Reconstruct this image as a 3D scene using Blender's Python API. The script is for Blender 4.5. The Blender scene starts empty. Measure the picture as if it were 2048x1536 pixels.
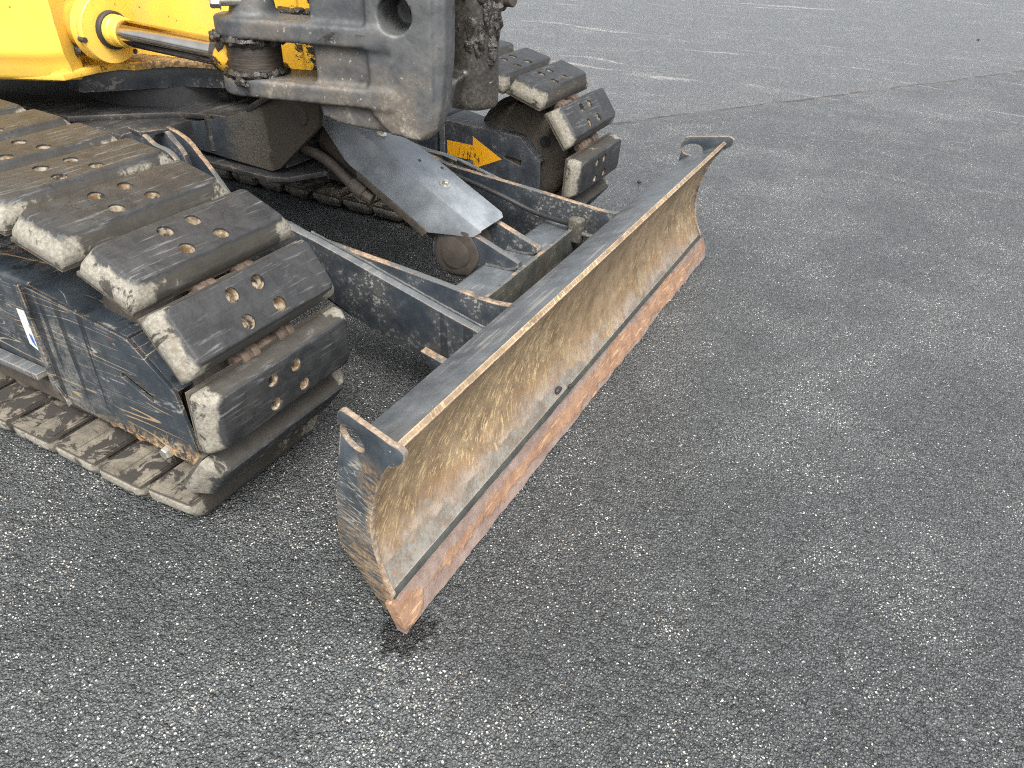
import bpy, bmesh, math, random
from mathutils import Vector, Matrix, noise as mnoise
R = math.radians
random.seed(7)
S = bpy.context.scene
COL = S.collection

# ------------------------------------------------------------------ camera, sky, sun, exposure
cam = bpy.data.cameras.new('camera')
cam_o = bpy.data.objects.new('camera', cam); COL.objects.link(cam_o)
_yaw, _pit, _rol = 2.0476, 0.6003, 0.0341
_f = Vector((math.cos(_pit)*math.cos(_yaw), math.cos(_pit)*math.sin(_yaw), -math.sin(_pit)))
_r = _f.cross(Vector((0, 0, 1))).normalized(); _u = _r.cross(_f)
_r2 = math.cos(_rol)*_r + math.sin(_rol)*_u; _u2 = -math.sin(_rol)*_r + math.cos(_rol)*_u
_m = Matrix((_r2, _u2, -_f)).transposed().to_4x4(); _m.translation = (0.6218, -0.771, 1.3037)
cam_o.matrix_world = _m
cam.sensor_width = 36; cam.lens = 1465.66/2048*36
cam.clip_start = 0.02; cam.clip_end = 2000
S.camera = cam_o

SUN_EL, SUN_AZ = 54, -48          # degrees; azimuth from +X towards +Y
W = bpy.data.worlds.new('World'); S.world = W; W.use_nodes = True
wn = W.node_tree; wn.nodes.clear()
sky = wn.nodes.new('ShaderNodeTexSky'); sky.sky_type = 'NISHITA'; sky.sun_disc = False
sky.sun_elevation = R(SUN_EL); sky.sun_rotation = R(90 - SUN_AZ)
sky.air_density = 1.0; sky.dust_density = 6.0; sky.ozone_density = 1.0
bg = wn.nodes.new('ShaderNodeBackground'); bg.inputs['Strength'].default_value = 0.15
wo = wn.nodes.new('ShaderNodeOutputWorld')
hsv = wn.nodes.new('ShaderNodeHueSaturation'); hsv.inputs['Saturation'].default_value = 0.28
wn.links.new(sky.outputs[0], hsv.inputs['Color']); wn.links.new(hsv.outputs[0], bg.inputs[0]); wn.links.new(bg.outputs[0], wo.inputs[0])
sun = bpy.data.lights.new('sun', 'SUN'); sun.energy = 0.9; sun.angle = R(24); sun.color = (1.0, 0.96, 0.86)
sun_o = bpy.data.objects.new('sun', sun); COL.objects.link(sun_o)
_d = Vector((math.cos(R(SUN_EL))*math.cos(R(SUN_AZ)), math.cos(R(SUN_EL))*math.sin(R(SUN_AZ)), math.sin(R(SUN_EL))))
sun_o.rotation_euler = _d.to_track_quat('Z', 'Y').to_euler(); sun_o.location = _d*20
S.view_settings.view_transform = 'Standard'; S.view_settings.look = 'None'
S.view_settings.gamma = 1; S.view_settings.use_curve_mapping = False
S.view_settings.exposure = 1.48
S.cycles.use_denoising = False; S.cycles.filter_width = 1.15; S.cycles.use_adaptive_sampling = False

# ------------------------------------------------------------------ material helper
class Mat:
    def __init__(s, name):
        s.m = bpy.data.materials.new(name); s.m.use_nodes = True
        s.nt = s.m.node_tree; s.nt.nodes.clear()
        s.out = s.nt.nodes.new('ShaderNodeOutputMaterial')
        s.b = s.nt.nodes.new('ShaderNodeBsdfPrincipled')
        s.nt.links.new(s.b.outputs[0], s.out.inputs[0])
        tc = s.nt.nodes.new('ShaderNodeTexCoord'); s.obj = tc.outputs['Object']
        s._xyz = None
    def set(s, node, key, v):
        i = node.inputs[key]
        if isinstance(v, bpy.types.NodeSocket): s.nt.links.new(v, i)
        elif v is not None:
            if i.type == 'RGBA' and len(v) == 3: v = (*v, 1)
            i.default_value = v
    def n(s, typ, ins=None, **kw):
        x = s.nt.nodes.new(typ)
        for k, v in kw.items(): setattr(x, k, v)
        for k, v in (ins or {}).items(): s.set(x, k, v)
        return x
    def xyz(s):
        if not s._xyz: s._xyz = s.n('ShaderNodeSeparateXYZ', {0: s.obj}).outputs
        return s._xyz
    def rnd_offset(s):          # copies that share a mesh get their own wear
        oi = s.n('ShaderNodeObjectInfo')
        v = s.n('ShaderNodeVectorMath', {0: (37.1, 11.7, 23.3), 'Scale': oi.outputs['Random']}, operation='SCALE').outputs[0]
        s.off = s.n('ShaderNodeVectorMath', {0: s.obj, 1: v}, operation='ADD').outputs[0]
        s.rand = oi.outputs['Random']
        return s.off
    def mapv(s, vec=None, rot=(0, 0, 0), scale=(1, 1, 1)):
        return s.n('ShaderNodeMapping', {'Vector': vec or s.obj, 'Rotation': tuple(R(a) for a in rot), 'Scale': scale}).outputs[0]
    def noise(s, scale, detail=4, rough=.55, vec=None, dist=0):
        return s.n('ShaderNodeTexNoise', {'Vector': vec or s.obj, 'Scale': scale, 'Detail': detail, 'Roughness': rough, 'Distortion': dist}).outputs['Fac']
    def vor(s, scale, vec=None, feature='F1', rnd=1):
        return s.n('ShaderNodeTexVoronoi', {'Vector': vec or s.obj, 'Scale': scale, 'Randomness': rnd}, feature=feature)
    def mp(s, v, a, b, c=0., d=1.):
        return s.n('ShaderNodeMapRange', {'Value': v, 'From Min': a, 'From Max': b, 'To Min': c, 'To Max': d}, interpolation_type='SMOOTHSTEP').outputs[0]
    def op(s, o, a, b=None, c=None):
        x = s.n('ShaderNodeMath', operation=o, use_clamp=False)
        for i, v in enumerate((a, b, c)):
            if v is not None: s.set(x, i, v)
        return x.outputs[0]
    def mul(s, *a):
        r = a[0]
        for v in a[1:]: r = s.op('MULTIPLY', r, v)
        return r
    def mx(s, *a):
        r = a[0]
        for v in a[1:]: r = s.op('MAXIMUM', r, v)
        return r
    def mix(s, f, a, b):
        x = s.n('ShaderNodeMix', data_type='RGBA')
        s.set(x, 0, f); s.set(x, 6, a); s.set(x, 7, b)
        return x.outputs[2]
    def mixf(s, f, a, b):
        x = s.n('ShaderNodeMix', data_type='FLOAT')
        s.set(x, 0, f); s.set(x, 2, a); s.set(x, 3, b)
        return x.outputs[0]
    def edge(s, radius=.004):
        g = s.n('ShaderNodeNewGeometry').outputs['Normal']
        bv = s.n('ShaderNodeBevel', {'Radius': radius}, samples=4).outputs[0]
        d = s.n('ShaderNodeVectorMath', {0: g, 1: bv}, operation='DOT_PRODUCT').outputs['Value']
        return s.mp(d, .985, .80)
    def scratch(s, rot, dens=.63, fine=60, length=2.0, vec=None):
        v = s.mapv(vec, rot, (fine, length, fine))
        a = s.noise(1.0, 2, .6, v, .25)
        return s.mp(a, dens, dens+.05)
    def bump(s, h, strength=.3, dist=.002, normal=None):
        x = s.n('ShaderNodeBump', {'Height': h, 'Strength': strength, 'Distance': dist})
        if normal: s.set(x, 'Normal', normal)
        return x.outputs[0]
    def done(s, color, rough=.5, metal=0., normal=None, spec=None):
        s.set(s.b, 'Base Color', color); s.set(s.b, 'Roughness', rough); s.set(s.b, 'Metallic', metal)
        if normal: s.set(s.b, 'Normal', normal)
        if spec is not None: s.set(s.b, 'Specular IOR Level', spec)
        return s.m

def mat_steel(name, base=(.0185, .0240, .0300), dirt=(.135, .105, .068), rust=(.33, .20, .11), dirt_amt=.5, edge_amt=1., scr_amt=1., rough=.38, scr=(.24, .24, .22), drip=0):
    k = Mat(name)
    big = k.noise(3.2, 5, .6); mid = k.noise(14, 6, .65); fin = k.noise(95, 4, .6)
    c = k.mix(k.mp(mid, .3, .75), base, tuple(x*1.75 for x in base))
    film = k.mul(k.mp(k.op('ADD', k.op('MULTIPLY', big, .6), k.op('MULTIPLY', mid, .45)), .42, .72), .38*dirt_amt)
    c = k.mix(film, c, dirt)
    blot = k.mul(k.mp(k.op('ADD', k.noise(8, 8, .72, dist=.6), k.op('MULTIPLY', fin, .12)), .66, .73), .75*dirt_amt)
    c = k.mix(blot, c, dirt)
    s1 = k.scratch((20, 35, 10), .600, 70, 3); s2 = k.scratch((-40, 10, 60), .615, 90, 5); s3 = k.scratch((80, -30, 25), .600, 55, 2.2)
    sc = k.mul(k.mx(s1, s2, s3), k.mp(k.op('ADD', k.op('MULTIPLY', big, .6), k.op('MULTIPLY', mid, .5)), .50, .68), .85*scr_amt)
    c = k.mix(sc, c, scr)
    if drip:
        g = k.noise(1, 2, .5, k.mapv(None, (0, 0, 0), (26, 26, .9)), .12)
        c = k.mix(k.mul(k.mp(g, .60, .635), k.mp(big, .3, .5), drip), c, (.012, .015, .019))
    speck = k.mul(k.mp(k.op('ADD', k.vor(48).outputs['Distance'], k.op('MULTIPLY', fin, .25)), .22, .16), k.mp(mid, .5, .64), .8*scr_amt)
    c = k.mix(speck, c, (.42, .40, .35))
    e = k.mul(k.edge(.0045), k.mp(k.op('ADD', k.op('MULTIPLY', big, .9), k.op('ADD', k.op('MULTIPLY', mid, .5), k.op('MULTIPLY', fin, .2))), (.58), .80), edge_amt)
    c = k.mix(e, c, k.mix(k.mp(fin, .4, .6), rust, (.42, .33, .25)))
    r = k.mixf(k.mx(film, blot, e), k.mixf(mid, rough-.08, rough+.12), .75)
    h = k.op('ADD', k.op('MULTIPLY', fin, .5), k.op('ADD', k.op('MULTIPLY', blot, .6), k.op('MULTIPLY', mid, .8)))
    return k.done(c, r, 0, k.bump(h, .35, .0016), .5)

def mat_guard():
    k = Mat('scratched_guard_panel'); x, z = k.xyz()[0], k.xyz()[2]
    big = k.noise(3.4, 5, .6); mid = k.noise(15, 6, .66); fin = k.noise(110, 4, .65)
    c = k.mix(k.mp(mid, .3, .75), (.022, .029, .036), (.043, .052, .060))
    film = k.mul(k.mp(k.op('ADD', k.mul(big, .7), k.mul(mid, .35)), .46, .62), k.mp(x, -.80, -1.05), k.mp(fin, .3, .6), .62)
    c = k.mix(film, c, (.17, .165, .15))
    def line(sc, mapping, w, m, amt, col):
        nonlocal c
        n = k.noise(sc, 1.2, .4, k.mapv(None, *mapping), .0)
        l = k.mul(k.mp(k.op('ABSOLUTE', k.op('SUBTRACT', n, .5)), w, w*.35), m, amt)
        c = k.mix(l, c, col)
    m1 = k.mp(k.noise(5, 4, .6), .47, .56); m2 = k.mp(k.noise(6.3, 4, .6, dist=.4), .48, .56)
    line(1, ((0, 27, 0), (1.1, 6, 15)), .0060, m1, .70, (.40, .27, .14))
    line(1, ((0, 36, 0), (1.4, 6, 19)), .0050, m2, .6, (.44, .36, .25))
    line(1, ((0, 14, 0), (1.8, 6, 26)), .006, k.mp(mid, .46, .56), .55, (.30, .29, .27))
    for th, am in ((.600, .8),):
        g = k.noise(1, 2, .5, k.mapv(None, (0, 0, 0), (30, 20, 1.0)), .10)
        c = k.mix(k.mul(k.mp(g, th, th+.03), k.mp(big, .30, .46), am), c, (.010, .013, .016))
    rubz = k.mp(k.op('ADD', k.op('ADD', z, k.mul(k.op('ADD', x, .66), -.10)), k.mul(k.op('SUBTRACT', mid, .5), .22)), .205, .155)
    rub = k.mul(rubz, k.mp(k.op('ADD', k.mul(mid, .6), k.mul(fin, .4)), .44, .56))
    c = k.mix(k.mul(rub, .9), c, k.mix(k.mp(fin, .35, .65), (.26, .15, .065), (.47, .32, .17)))
    chips = k.mp(k.op('ADD', k.mul(k.noise(26, 6, .7), .8), k.mul(fin, .2)), .625, .65)
    c = k.mix(k.mul(chips, k.mp(big, .42, .58), .85), c, (.40, .29, .18))
    rs = k.mul(k.mp(k.noise(7, 6, .7, dist=.5), .60, .68), k.mp(z, .38, .46)); c = k.mix(k.mul(rs, .8), c, (.16, .065, .025))
    e = k.mul(k.edge(.005), k.mp(mid, .40, .58)); c = k.mix(k.mul(e, .9), c, k.mix(k.mp(fin, .4, .6), (.30, .17, .08), (.46, .36, .25)))
    return k.done(c, k.mixf(k.mx(rub, film), .34, .7), 0, k.bump(k.op('ADD', k.mul(mid, .8), k.op('ADD', k.mul(fin, .3), k.mul(rub, .5))), .3, .0018), .5)

def mat_plate():
    k = Mat('scratched_end_plate'); x, z = k.xyz()[0], k.xyz()[2]
    big = k.noise(4, 5, .62); mid = k.noise(17, 6, .68); fin = k.noise(120, 4, .65)
    c = k.mix(k.mp(mid, .3, .75), (.026, .035, .043), (.060, .072, .082))
    st = k.noise(1, 5, .7, k.mapv(None, (0, 62, 0), (24, 30, 120)), .3)
    lowz = k.mp(k.op('ADD', z, k.mul(k.op('SUBTRACT', big, .5), .25)), .33, .13)
    frt = k.mp(k.op('ADD', x, k.op('ADD', k.mul(z, .12), k.mul(k.op('SUBTRACT', mid, .5), .05))), -.075, -.035); frt = k.mul(frt, k.mp(z, .45, .38))
    rust = k.mul(k.mx(k.mul(lowz, k.mp(st, .40, .56)), k.mul(frt, k.mp(k.op('ADD', k.mul(st, .6), k.mul(mid, .4)), .42, .54))), .8)
    c = k.mix(rust, c, k.mix(k.mp(fin, .35, .65), (.150, .092, .042), (.27, .185, .10)))
    for rot, f in (((0, 20, 0), 70), ((0, 75, 0), 80), ((0, -35, 0), 60)):
        q = k.noise(1, 2, .5, k.mapv(None, rot, (5, 30, f)), .15)
        c = k.mix(k.mul(k.mp(k.op('ABSOLUTE', k.op('SUBTRACT', q, .5)), .018, .006), k.mp(k.noise(6, 4, .6, dist=.5), .50, .60), .6), c, (.28, .27, .23))
    chip = k.mp(k.op('ADD', k.vor(34).outputs['Distance'], k.mul(fin, .3)), .25, .21)
    c = k.mix(k.mul(chip, k.mp(big, .48, .58)), c, (.62, .62, .60))
    e = k.mul(k.edge(.006), k.mp(mid, .36, .56)); c = k.mix(e, c, k.mix(k.mp(fin, .4, .6), (.27, .15, .075), (.46, .34, .23)))
    return k.done(c, k.mixf(rust, .36, .7), 0, k.bump(k.op('ADD', k.mul(mid, .8), k.op('ADD', k.mul(fin, .4), k.mul(rust, .8))), .4, .0018), .5)

def mat_rubber():
    k = Mat('worn_rubber'); v = k.rnd_offset(); z = k.xyz()[2]
    big = k.noise(5, 4, .6, v); mid = k.noise(22, 6, .68, v, .4); fin = k.noise(130, 4, .65, v)
    st = k.noise(1, 4, .65, k.mapv(v, (0, 0, 4), (150, 9, 40)), .3)
    c = k.mix(k.mp(mid, .3, .7), (.0120, .0128, .0140), (.030, .031, .032))
    c = k.mix(k.mul(k.mp(st, .55, .70), k.mp(big, .38, .60), .75), c, (.145, .150, .155))
    c = k.mix(k.mul(k.mp(big, .48, .75), .3), c, (.058, .055, .049))
    crk = k.mul(k.mp(k.op('ABSOLUTE', k.op('SUBTRACT', k.noise(9, 5, .7, v, .5), .5)), .010, .003), k.mp(k.noise(6, 3, .5, v), .54, .60))
    c = k.mix(k.mul(crk, .8), c, (.006, .006, .006))
    ends = k.mp(k.op('ABSOLUTE', k.xyz()[1]), .15, .235)
    low = k.mp(k.op('ADD', z, k.op('MULTIPLY', k.op('SUBTRACT', mid, .5), .035)), .053, .044)
    patch = k.mp(k.op('ADD', k.op('ADD', k.op('MULTIPLY', mid, .8), k.op('MULTIPLY', big, .9)), k.op('MULTIPLY', ends, .62)), .98, 1.08)
    patch = k.mul(patch, k.mp(k.noise(13, 7, .74, v, .7), .40, .46))
    dust = k.mix(k.mp(fin, .3, .7), (.135, .126, .102), (.250, .236, .198))
    dust = k.mix(k.mp(k.noise(30, 5, .7, v), .5, .72), dust, (.15, .13, .095))
    c = k.mix(k.mul(low, k.mixf(patch, .55, .95)), c, k.mix(patch, k.mix(mid, (.026, .023, .018), (.066, .056, .040)), dust))
    hole = k.mul(k.mp(z, .0545, .0515), k.mp(k.op('ABSOLUTE', k.xyz()[1]), .078, .074), k.mp(k.op('ABSOLUTE', k.xyz()[0]), .0535, .0515))
    c = k.mix(k.mul(hole, k.mp(k.noise(40, 4, .6, v), .36, .50), .92), c, k.mix(k.mp(k.noise(55, 3, .6, v), .40, .62), (.20, .125, .06), (.40, .36, .285)))
    e = k.mul(k.edge(.006), k.mp(k.op('ADD', mid, k.op('MULTIPLY', ends, .25)), .55, .72))
    c = k.mix(e, c, (.33, .31, .26))
    flank = k.mp(z, .002, -.001); c = k.mix(k.mul(flank, .85), c, (.045, .036, .027))
    under = k.mp(z, -.0070, -.0082)                      # steel shoe on the inner side, dusty with oil spots
    spots = k.mp(k.noise(11, 6, .7, v, .9), .47, .51)
    c = k.mix(k.mul(under, .9), c, k.mix(spots, k.mix(k.mp(mid, .3, .7), (.085, .076, .060), (.195, .172, .132)), (.026, .023, .020)))
    r = k.mixf(low, k.mixf(st, .46, .70), .88)
    h = k.op('ADD', k.op('MULTIPLY', st, .8), k.op('ADD', k.op('MULTIPLY', mid, 1.2), k.op('MULTIPLY', fin, .5)))
    return k.done(c, r, 0, k.bump(h, .5, .0025), .45)

def s_off(k):
    t = k.n('ShaderNodeTexNoise', {'Vector': k.obj, 'Scale': 5., 'Detail': 3.}).outputs['Color']
    return k.n('ShaderNodeVectorMath', {0: t, 'Scale': .10}, operation='SCALE').outputs[0]

def mat_moldboard():
    k = Mat('rusty_moldboard'); x, y, z = k.xyz()[0], k.xyz()[1], k.xyz()[2]
    wob = k.noise(2.4, 6, .62); mid = k.noise(16, 6, .65); fin = k.noise(140, 4, .6)
    wv = k.n('ShaderNodeVectorMath', {0: s_off(k), 1: k.obj}, operation='ADD').outputs[0]
    st = k.noise(1, 5, .72, k.mapv(k.mapv(wv, (30, 0, 0)), (0, 0, 0), (30, 170, 26)), .2)
    st2 = k.noise(1, 5, .72, k.mapv(k.mapv(wv, (47, 0, 0)), (0, 0, 0), (30, 230, 30)), .2)
    brk = k.noise(34, 6, .75)
    c = k.mix(k.mp(k.op('ADD', k.mul(mid, .6), k.mul(k.noise(5, 4, .6), .4)), .36, .64), (.112, .077, .043), (.215, .158, .098))
    c = k.mix(k.mul(k.mp(k.noise(7, 6, .7, dist=.4), .48, .64), .5), c, (.215, .165, .105))
    yel = k.mul(k.mp(k.op('ADD', k.op('MULTIPLY', st, .6), k.op('ADD', k.op('MULTIPLY', st2, .4), k.op('MULTIPLY', k.op('SUBTRACT', brk, .5), .45))), .525, .575), k.mp(wob, .34, .60), .9)
    c = k.mix(k.mul(yel, .9), c, (.46, .345, .185))
    drk = k.mul(k.mp(st2, .56, .68), k.mp(k.noise(4, 4), .45, .6), .6)
    c = k.mix(drk, c, (.05, .045, .038))
    zz = k.op('ADD', z, k.op('ADD', k.op('MULTIPLY', k.op('SUBTRACT', wob, .5), .16), k.op('MULTIPLY', k.op('SUBTRACT', k.noise(20, 4), .5), .05)))
    yb = k.mp(y, .2, 1.4, 0, -.035)
    zz = k.op('SUBTRACT', zz, yb)
    rim = k.mul(k.mp(zz, .235, .195), k.mp(wob, .3, .5))
    c = k.mix(k.mul(rim, k.mp(k.noise(6, 5, .7), .40, .60), .6), c, k.mix(mid, (.17, .092, .045), (.23, .145, .08)))
    grey = k.mul(k.mp(zz, .215, .135), k.mp(k.op('ADD', k.mul(k.noise(6, 7, .72, dist=.6), .7), k.mul(mid, .3)), .40, .54))
    c = k.mix(k.mul(grey, .9), c, k.mix(k.mp(k.op('ADD', k.mul(mid, .6), k.mul(fin, .4)), .38, .62), (.135, .112, .092), (.235, .205, .175)))
    low = k.mp(zz, .140, .128)
    c = k.mix(k.mul(low, k.mp(mid, .30, .42), .85), c, k.mix(k.mp(k.op('ADD', k.mul(mid, .7), k.mul(fin, .3)), .40, .60), (.165, .165, .15), (.085, .072, .058)))
    pit = k.mul(k.mp(k.noise(40, 5, .7), .60, .66), grey)
    c = k.mix(k.mul(pit, .8), c, (.19, .075, .032))
    e = k.mul(k.edge(.006), k.mp(mid, .3, .55)); c = k.mix(e, c, (.50, .36, .26))
    h = k.op('ADD', k.op('MULTIPLY', st, .8), k.op('ADD', k.op('MULTIPLY', fin, .7), k.op('ADD', k.op('MULTIPLY', mid, 1.2), k.op('MULTIPLY', low, -1.2))))
    return k.done(c, k.mixf(yel, k.mixf(mid, .42, .62), .7), 0, k.bump(h, .45, .002), .4)

def mat_cutting_edge():
    k = Mat('rusty_cutting_edge'); z = k.xyz()[2]
    wob = k.noise(2.6, 8, .72, dist=.9); mid = k.noise(22, 6, .65); fin = k.noise(150, 4, .65)
    c = k.mix(k.mp(mid, .3, .7), (.165, .095, .060), (.250, .155, .100))
    c = k.mix(k.mul(k.mp(k.noise(1, 3, .6, k.mapv(None, (40, 0, 0), (40, 14, 160))), .58, .66), .6), c, (.45, .30, .175))
    zb = k.op('ADD', k.op('ABSOLUTE', k.op('SUBTRACT', z, .046)), k.op('MULTIPLY', k.op('SUBTRACT', wob, .5), -.16))
    zb = k.op('ADD', zb, k.op('ADD', k.mp(k.xyz()[1], .25, 1.0, .016, -.008), k.mp(k.xyz()[1], .10, .02, 0, -.03)))
    pur = k.mul(k.mp(zb, .020, .030), .85)
    c = k.mix(pur, c, k.mix(k.mp(mid, .3, .7), (.130, .098, .088), (.200, .158, .142)))
    c = k.mix(k.mul(k.mp(zb, .018, .022), k.mp(zb, .027, .023), .25), c, (.11, .065, .04))
    pit = k.mp(k.vor(170).outputs['Distance'], .22, .10)
    c = k.mix(k.mul(pit, pur, .5), c, (.06, .05, .045))
    h = k.op('ADD', k.op('MULTIPLY', mid, 1.6), k.op('ADD', fin, k.op('MULTIPLY', pur, -1.0)))
    return k.done(c, .72, 0, k.bump(h, .6, .003), .3)

def mat_asphalt():
    k = Mat('asphalt'); x, y = k.xyz()[0], k.xyz()[1]
    big = k.noise(.5, 5, .6); mid = k.noise(2.4, 5, .62); sm = k.noise(10, 5, .65)
    warp = k.n('ShaderNodeVectorMath', {0: k.n('ShaderNodeTexNoise', {'Vector': k.obj, 'Scale': 90., 'Detail': 2.}).outputs['Color'], 'Scale': .006}, operation='SCALE').outputs[0]
    pv = k.n('ShaderNodeVectorMath', {0: k.obj, 1: warp}, operation='ADD').outputs[0]
    v1 = k.vor(160, pv); v2 = k.vor(310, pv); v3 = k.vor(64, pv); fin = k.noise(420, 3, .6)
    c1 = k.n('ShaderNodeSeparateColor', {0: v1.outputs['Color']}).outputs
    c2 = k.n('ShaderNodeSeparateColor', {0: v2.outputs['Color']}).outputs
    c3 = k.n('ShaderNodeSeparateColor', {0: v3.outputs['Color']}).outputs
    # joint between two paving lanes; the far lane is mixed paler
    jx, jy = math.sin(R(56.9)), -math.cos(R(56.9))
    d0 = k.op('ADD', k.op('ADD', k.op('MULTIPLY', x, jx), k.op('MULTIPLY', y, jy)), -(-1.135*jx + 3.955*jy))
    dj = k.op('ADD', d0, k.op('MULTIPLY', k.op('SUBTRACT', k.noise(1.8, 6, .7), .5), .16))
    aj = k.op('ABSOLUTE', dj)
    lane = k.mp(dj, .02, -.02)
    lighten = k.mx(k.mul(lane, .8), k.mul(k.mp(k.op('ADD', k.mul(big, .7), k.mul(mid, .3)), .44, .62), .9))
    c = k.mix(c1[0], (.0272, .0302, .0312), (.084, .0915, .0935))
    c = k.mix(k.mul(lighten, k.mp(c1[2], .1, .9)), c, (.155, .165, .167))
    c = k.mix(k.mul(k.mp(c3[0], .45, .95), .5), c, (.098, .1055, .1075))
    c = k.mix(k.mul(k.mp(v1.outputs['Distance'], .44, .64), .55), c, (.011, .0118, .0118))
    # pale tyre scuffs that run across the far part
    sv = k.mapv(k.n('ShaderNodeVectorMath', {0: k.obj, 1: k.n('ShaderNodeVectorMath', {0: k.n('ShaderNodeTexNoise', {'Vector': k.obj, 'Scale': .35, 'Detail': 3.}).outputs['Color'], 'Scale': 1.6}, operation='SCALE').outputs[0]}, operation='ADD').outputs[0], (0, 0, -39), (.42, 5.0, 1))
    scf = k.mul(k.mp(k.noise(1, 5, .65, sv, .35), .60, .70), k.mp(y, 3.2, 5.0), k.mp(k.noise(14, 5, .75), .38, .56))
    # worn stones showing through the tar, in clusters
    dens = k.op('ADD', k.op('ADD', k.op('MULTIPLY', mid, .60), k.op('ADD', k.op('MULTIPLY', sm, .40), k.op('MULTIPLY', big, .15))), k.op('MULTIPLY', scf, .40))
    thr = k.mp(k.op('ADD', dens, k.mul(k.mp(y, 1.2, .2), k.mp(x, 1.0, -.4), .05)), .52, .92, .990, .56)
    chip = k.mul(k.op('GREATER_THAN', c1[1], thr), k.mp(k.op('ADD', v1.outputs['Distance'], k.mul(k.op('SUBTRACT', fin, .5), .5)), k.mixf(c1[2], .22, .50), k.mixf(c1[2], .14, .40)))
    thr2 = k.mp(dens, .48, .92, .970, .58)
    chip2 = k.mul(k.op('GREATER_THAN', c2[1], thr2), k.mp(k.op('ADD', v2.outputs['Distance'], k.mul(k.op('SUBTRACT', fin, .5), .5)), .46, .34))
    cc = k.mix(k.mp(c1[2], .55, .9), (.60, .585, .54), (.44, .36, .25))
    c = k.mix(k.mul(chip2, .8), c, (.42, .41, .385))
    c = k.mix(chip, c, cc)
    c = k.mix(k.mul(scf, .5), c, (.36, .355, .33))
    jm = k.mul(k.mp(k.op('ADD', aj, k.mul(k.op('SUBTRACT', sm, .5), .05)), .026, .008), k.mp(k.noise(4, 5, .7), .40, .52))
    c = k.mix(k.mul(k.mp(aj, .12, .02), k.mp(sm, .44, .62), .35), c, (.15, .13, .10))
    c = k.mix(k.mul(jm, .9), c, (.014, .013, .012))
    # hairline crack near the photographer
    hx, hy = math.sin(R(118)), -math.cos(R(118))
    hd = k.op('ABSOLUTE', k.op('ADD', k.op('ADD', k.op('ADD', k.op('MULTIPLY', x, hx), k.op('MULTIPLY', y, hy)), .62), k.op('MULTIPLY', k.op('SUBTRACT', k.noise(7, 5, .7), .5), .10)))
    hm = k.mul(k.mp(hd, .004, .0015), k.mp(k.noise(4, 3), .5, .58), k.mp(y, .35, .15))
    c = k.mix(k.mul(hm, .8), c, (.008, .007, .006))
    # water that ran off the blade corner
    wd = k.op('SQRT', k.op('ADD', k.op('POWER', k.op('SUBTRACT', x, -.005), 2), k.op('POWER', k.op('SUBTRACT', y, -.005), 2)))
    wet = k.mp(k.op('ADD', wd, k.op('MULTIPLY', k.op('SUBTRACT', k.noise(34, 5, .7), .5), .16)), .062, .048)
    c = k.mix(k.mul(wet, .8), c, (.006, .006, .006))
    r = k.mixf(k.mx(chip, chip2), k.mixf(k.mp(c1[0], .1, .9), .22, .46), .5)
    r = k.mixf(wet, r, .10)
    h = k.op('ADD', k.op('MULTIPLY', k.mp(v1.outputs['Distance'], .66, .30), 1.0), k.op('ADD', k.op('MULTIPLY', k.mp(v2.outputs['Distance'], .70, .35), .45), k.op('MULTIPLY', fin, .12)))
    h = k.op('ADD', k.op('ADD', h, k.op('MULTIPLY', c1[0], .7)), k.op('ADD', k.op('MULTIPLY', k.mp(v3.outputs['Distance'], .75, .25), .9), k.op('MULTIPLY', jm, -3)))
    return k.done(c, r, 0, k.bump(h, 1.0, .0031), .62)

def mat_yellow():
    k = Mat('yellow_paint')
    big = k.noise(4, 4, .6); mid = k.noise(18, 6, .68); fin = k.noise(160, 3, .6)
    c = k.mix(k.mp(big, .3, .7), (.70, .425, .055), (.78, .49, .075))
    c = k.mix(k.mul(k.mp(k.noise(6, 6, .7, dist=.5), .46, .66), .35), c, (.50, .36, .14))
    chip = k.mp(k.op('ADD', k.op('MULTIPLY', mid, .8), k.op('MULTIPLY', k.noise(70, 4, .7), .35)), .715, .735)
    e = k.mul(k.edge(.005), k.mp(mid, .44, .58))
    c = k.mix(k.mul(k.mp(mid, .55, .75), .25), c, (.42, .27, .07))
    c = k.mix(k.mx(k.mul(chip, .85), k.mul(e, .8)), c, (.10, .065, .035))
    return k.done(c, k.mixf(mid, .26, .42), 0, k.bump(k.op('ADD', fin, k.op('MULTIPLY', chip, -3)), .12, .001), .5)

def mat_yellow_greasy():
    k = Mat('yellow_paint_smeared_with_grease'); x = k.xyz()[0]
    mid = k.noise(16, 6, .7, dist=.5); fin = k.noise(90, 4, .7)
    g = k.mp(k.op('ADD', k.op('MULTIPLY', k.op('ADD', x, 1.02), 2.2), k.op('MULTIPLY', k.op('SUBTRACT', mid, .5), 1.3)), -.03, .05)
    c = k.mix(g, (.74, .42, .035), k.mix(k.mp(fin, .4, .6), (.010, .009, .008), (.05, .035, .02)))
    return k.done(c, k.mixf(g, .35, .3), 0, k.bump(k.op('ADD', k.op('MULTIPLY', g, 1.5), k.mul(fin, g)), .6, .004), .5)

def mat_yellow_shaded():
    k = Mat('yellow_barrel_painted_shade'); mid = k.noise(9, 6, .7, dist=.4); fin = k.noise(80, 4, .7); z = k.xyz()[2]
    c = k.mix(k.mp(mid, .3, .7), (.36, .215, .030), (.52, .32, .05))  # mustard base and blackened underside paint in the shade of the recess
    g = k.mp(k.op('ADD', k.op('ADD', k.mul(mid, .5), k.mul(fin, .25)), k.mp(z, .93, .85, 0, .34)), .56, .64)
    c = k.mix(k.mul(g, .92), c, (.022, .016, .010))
    return k.done(c, .5, 0, k.bump(k.op('ADD', fin, k.mul(g, 2)), .3, .002), .4)

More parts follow.
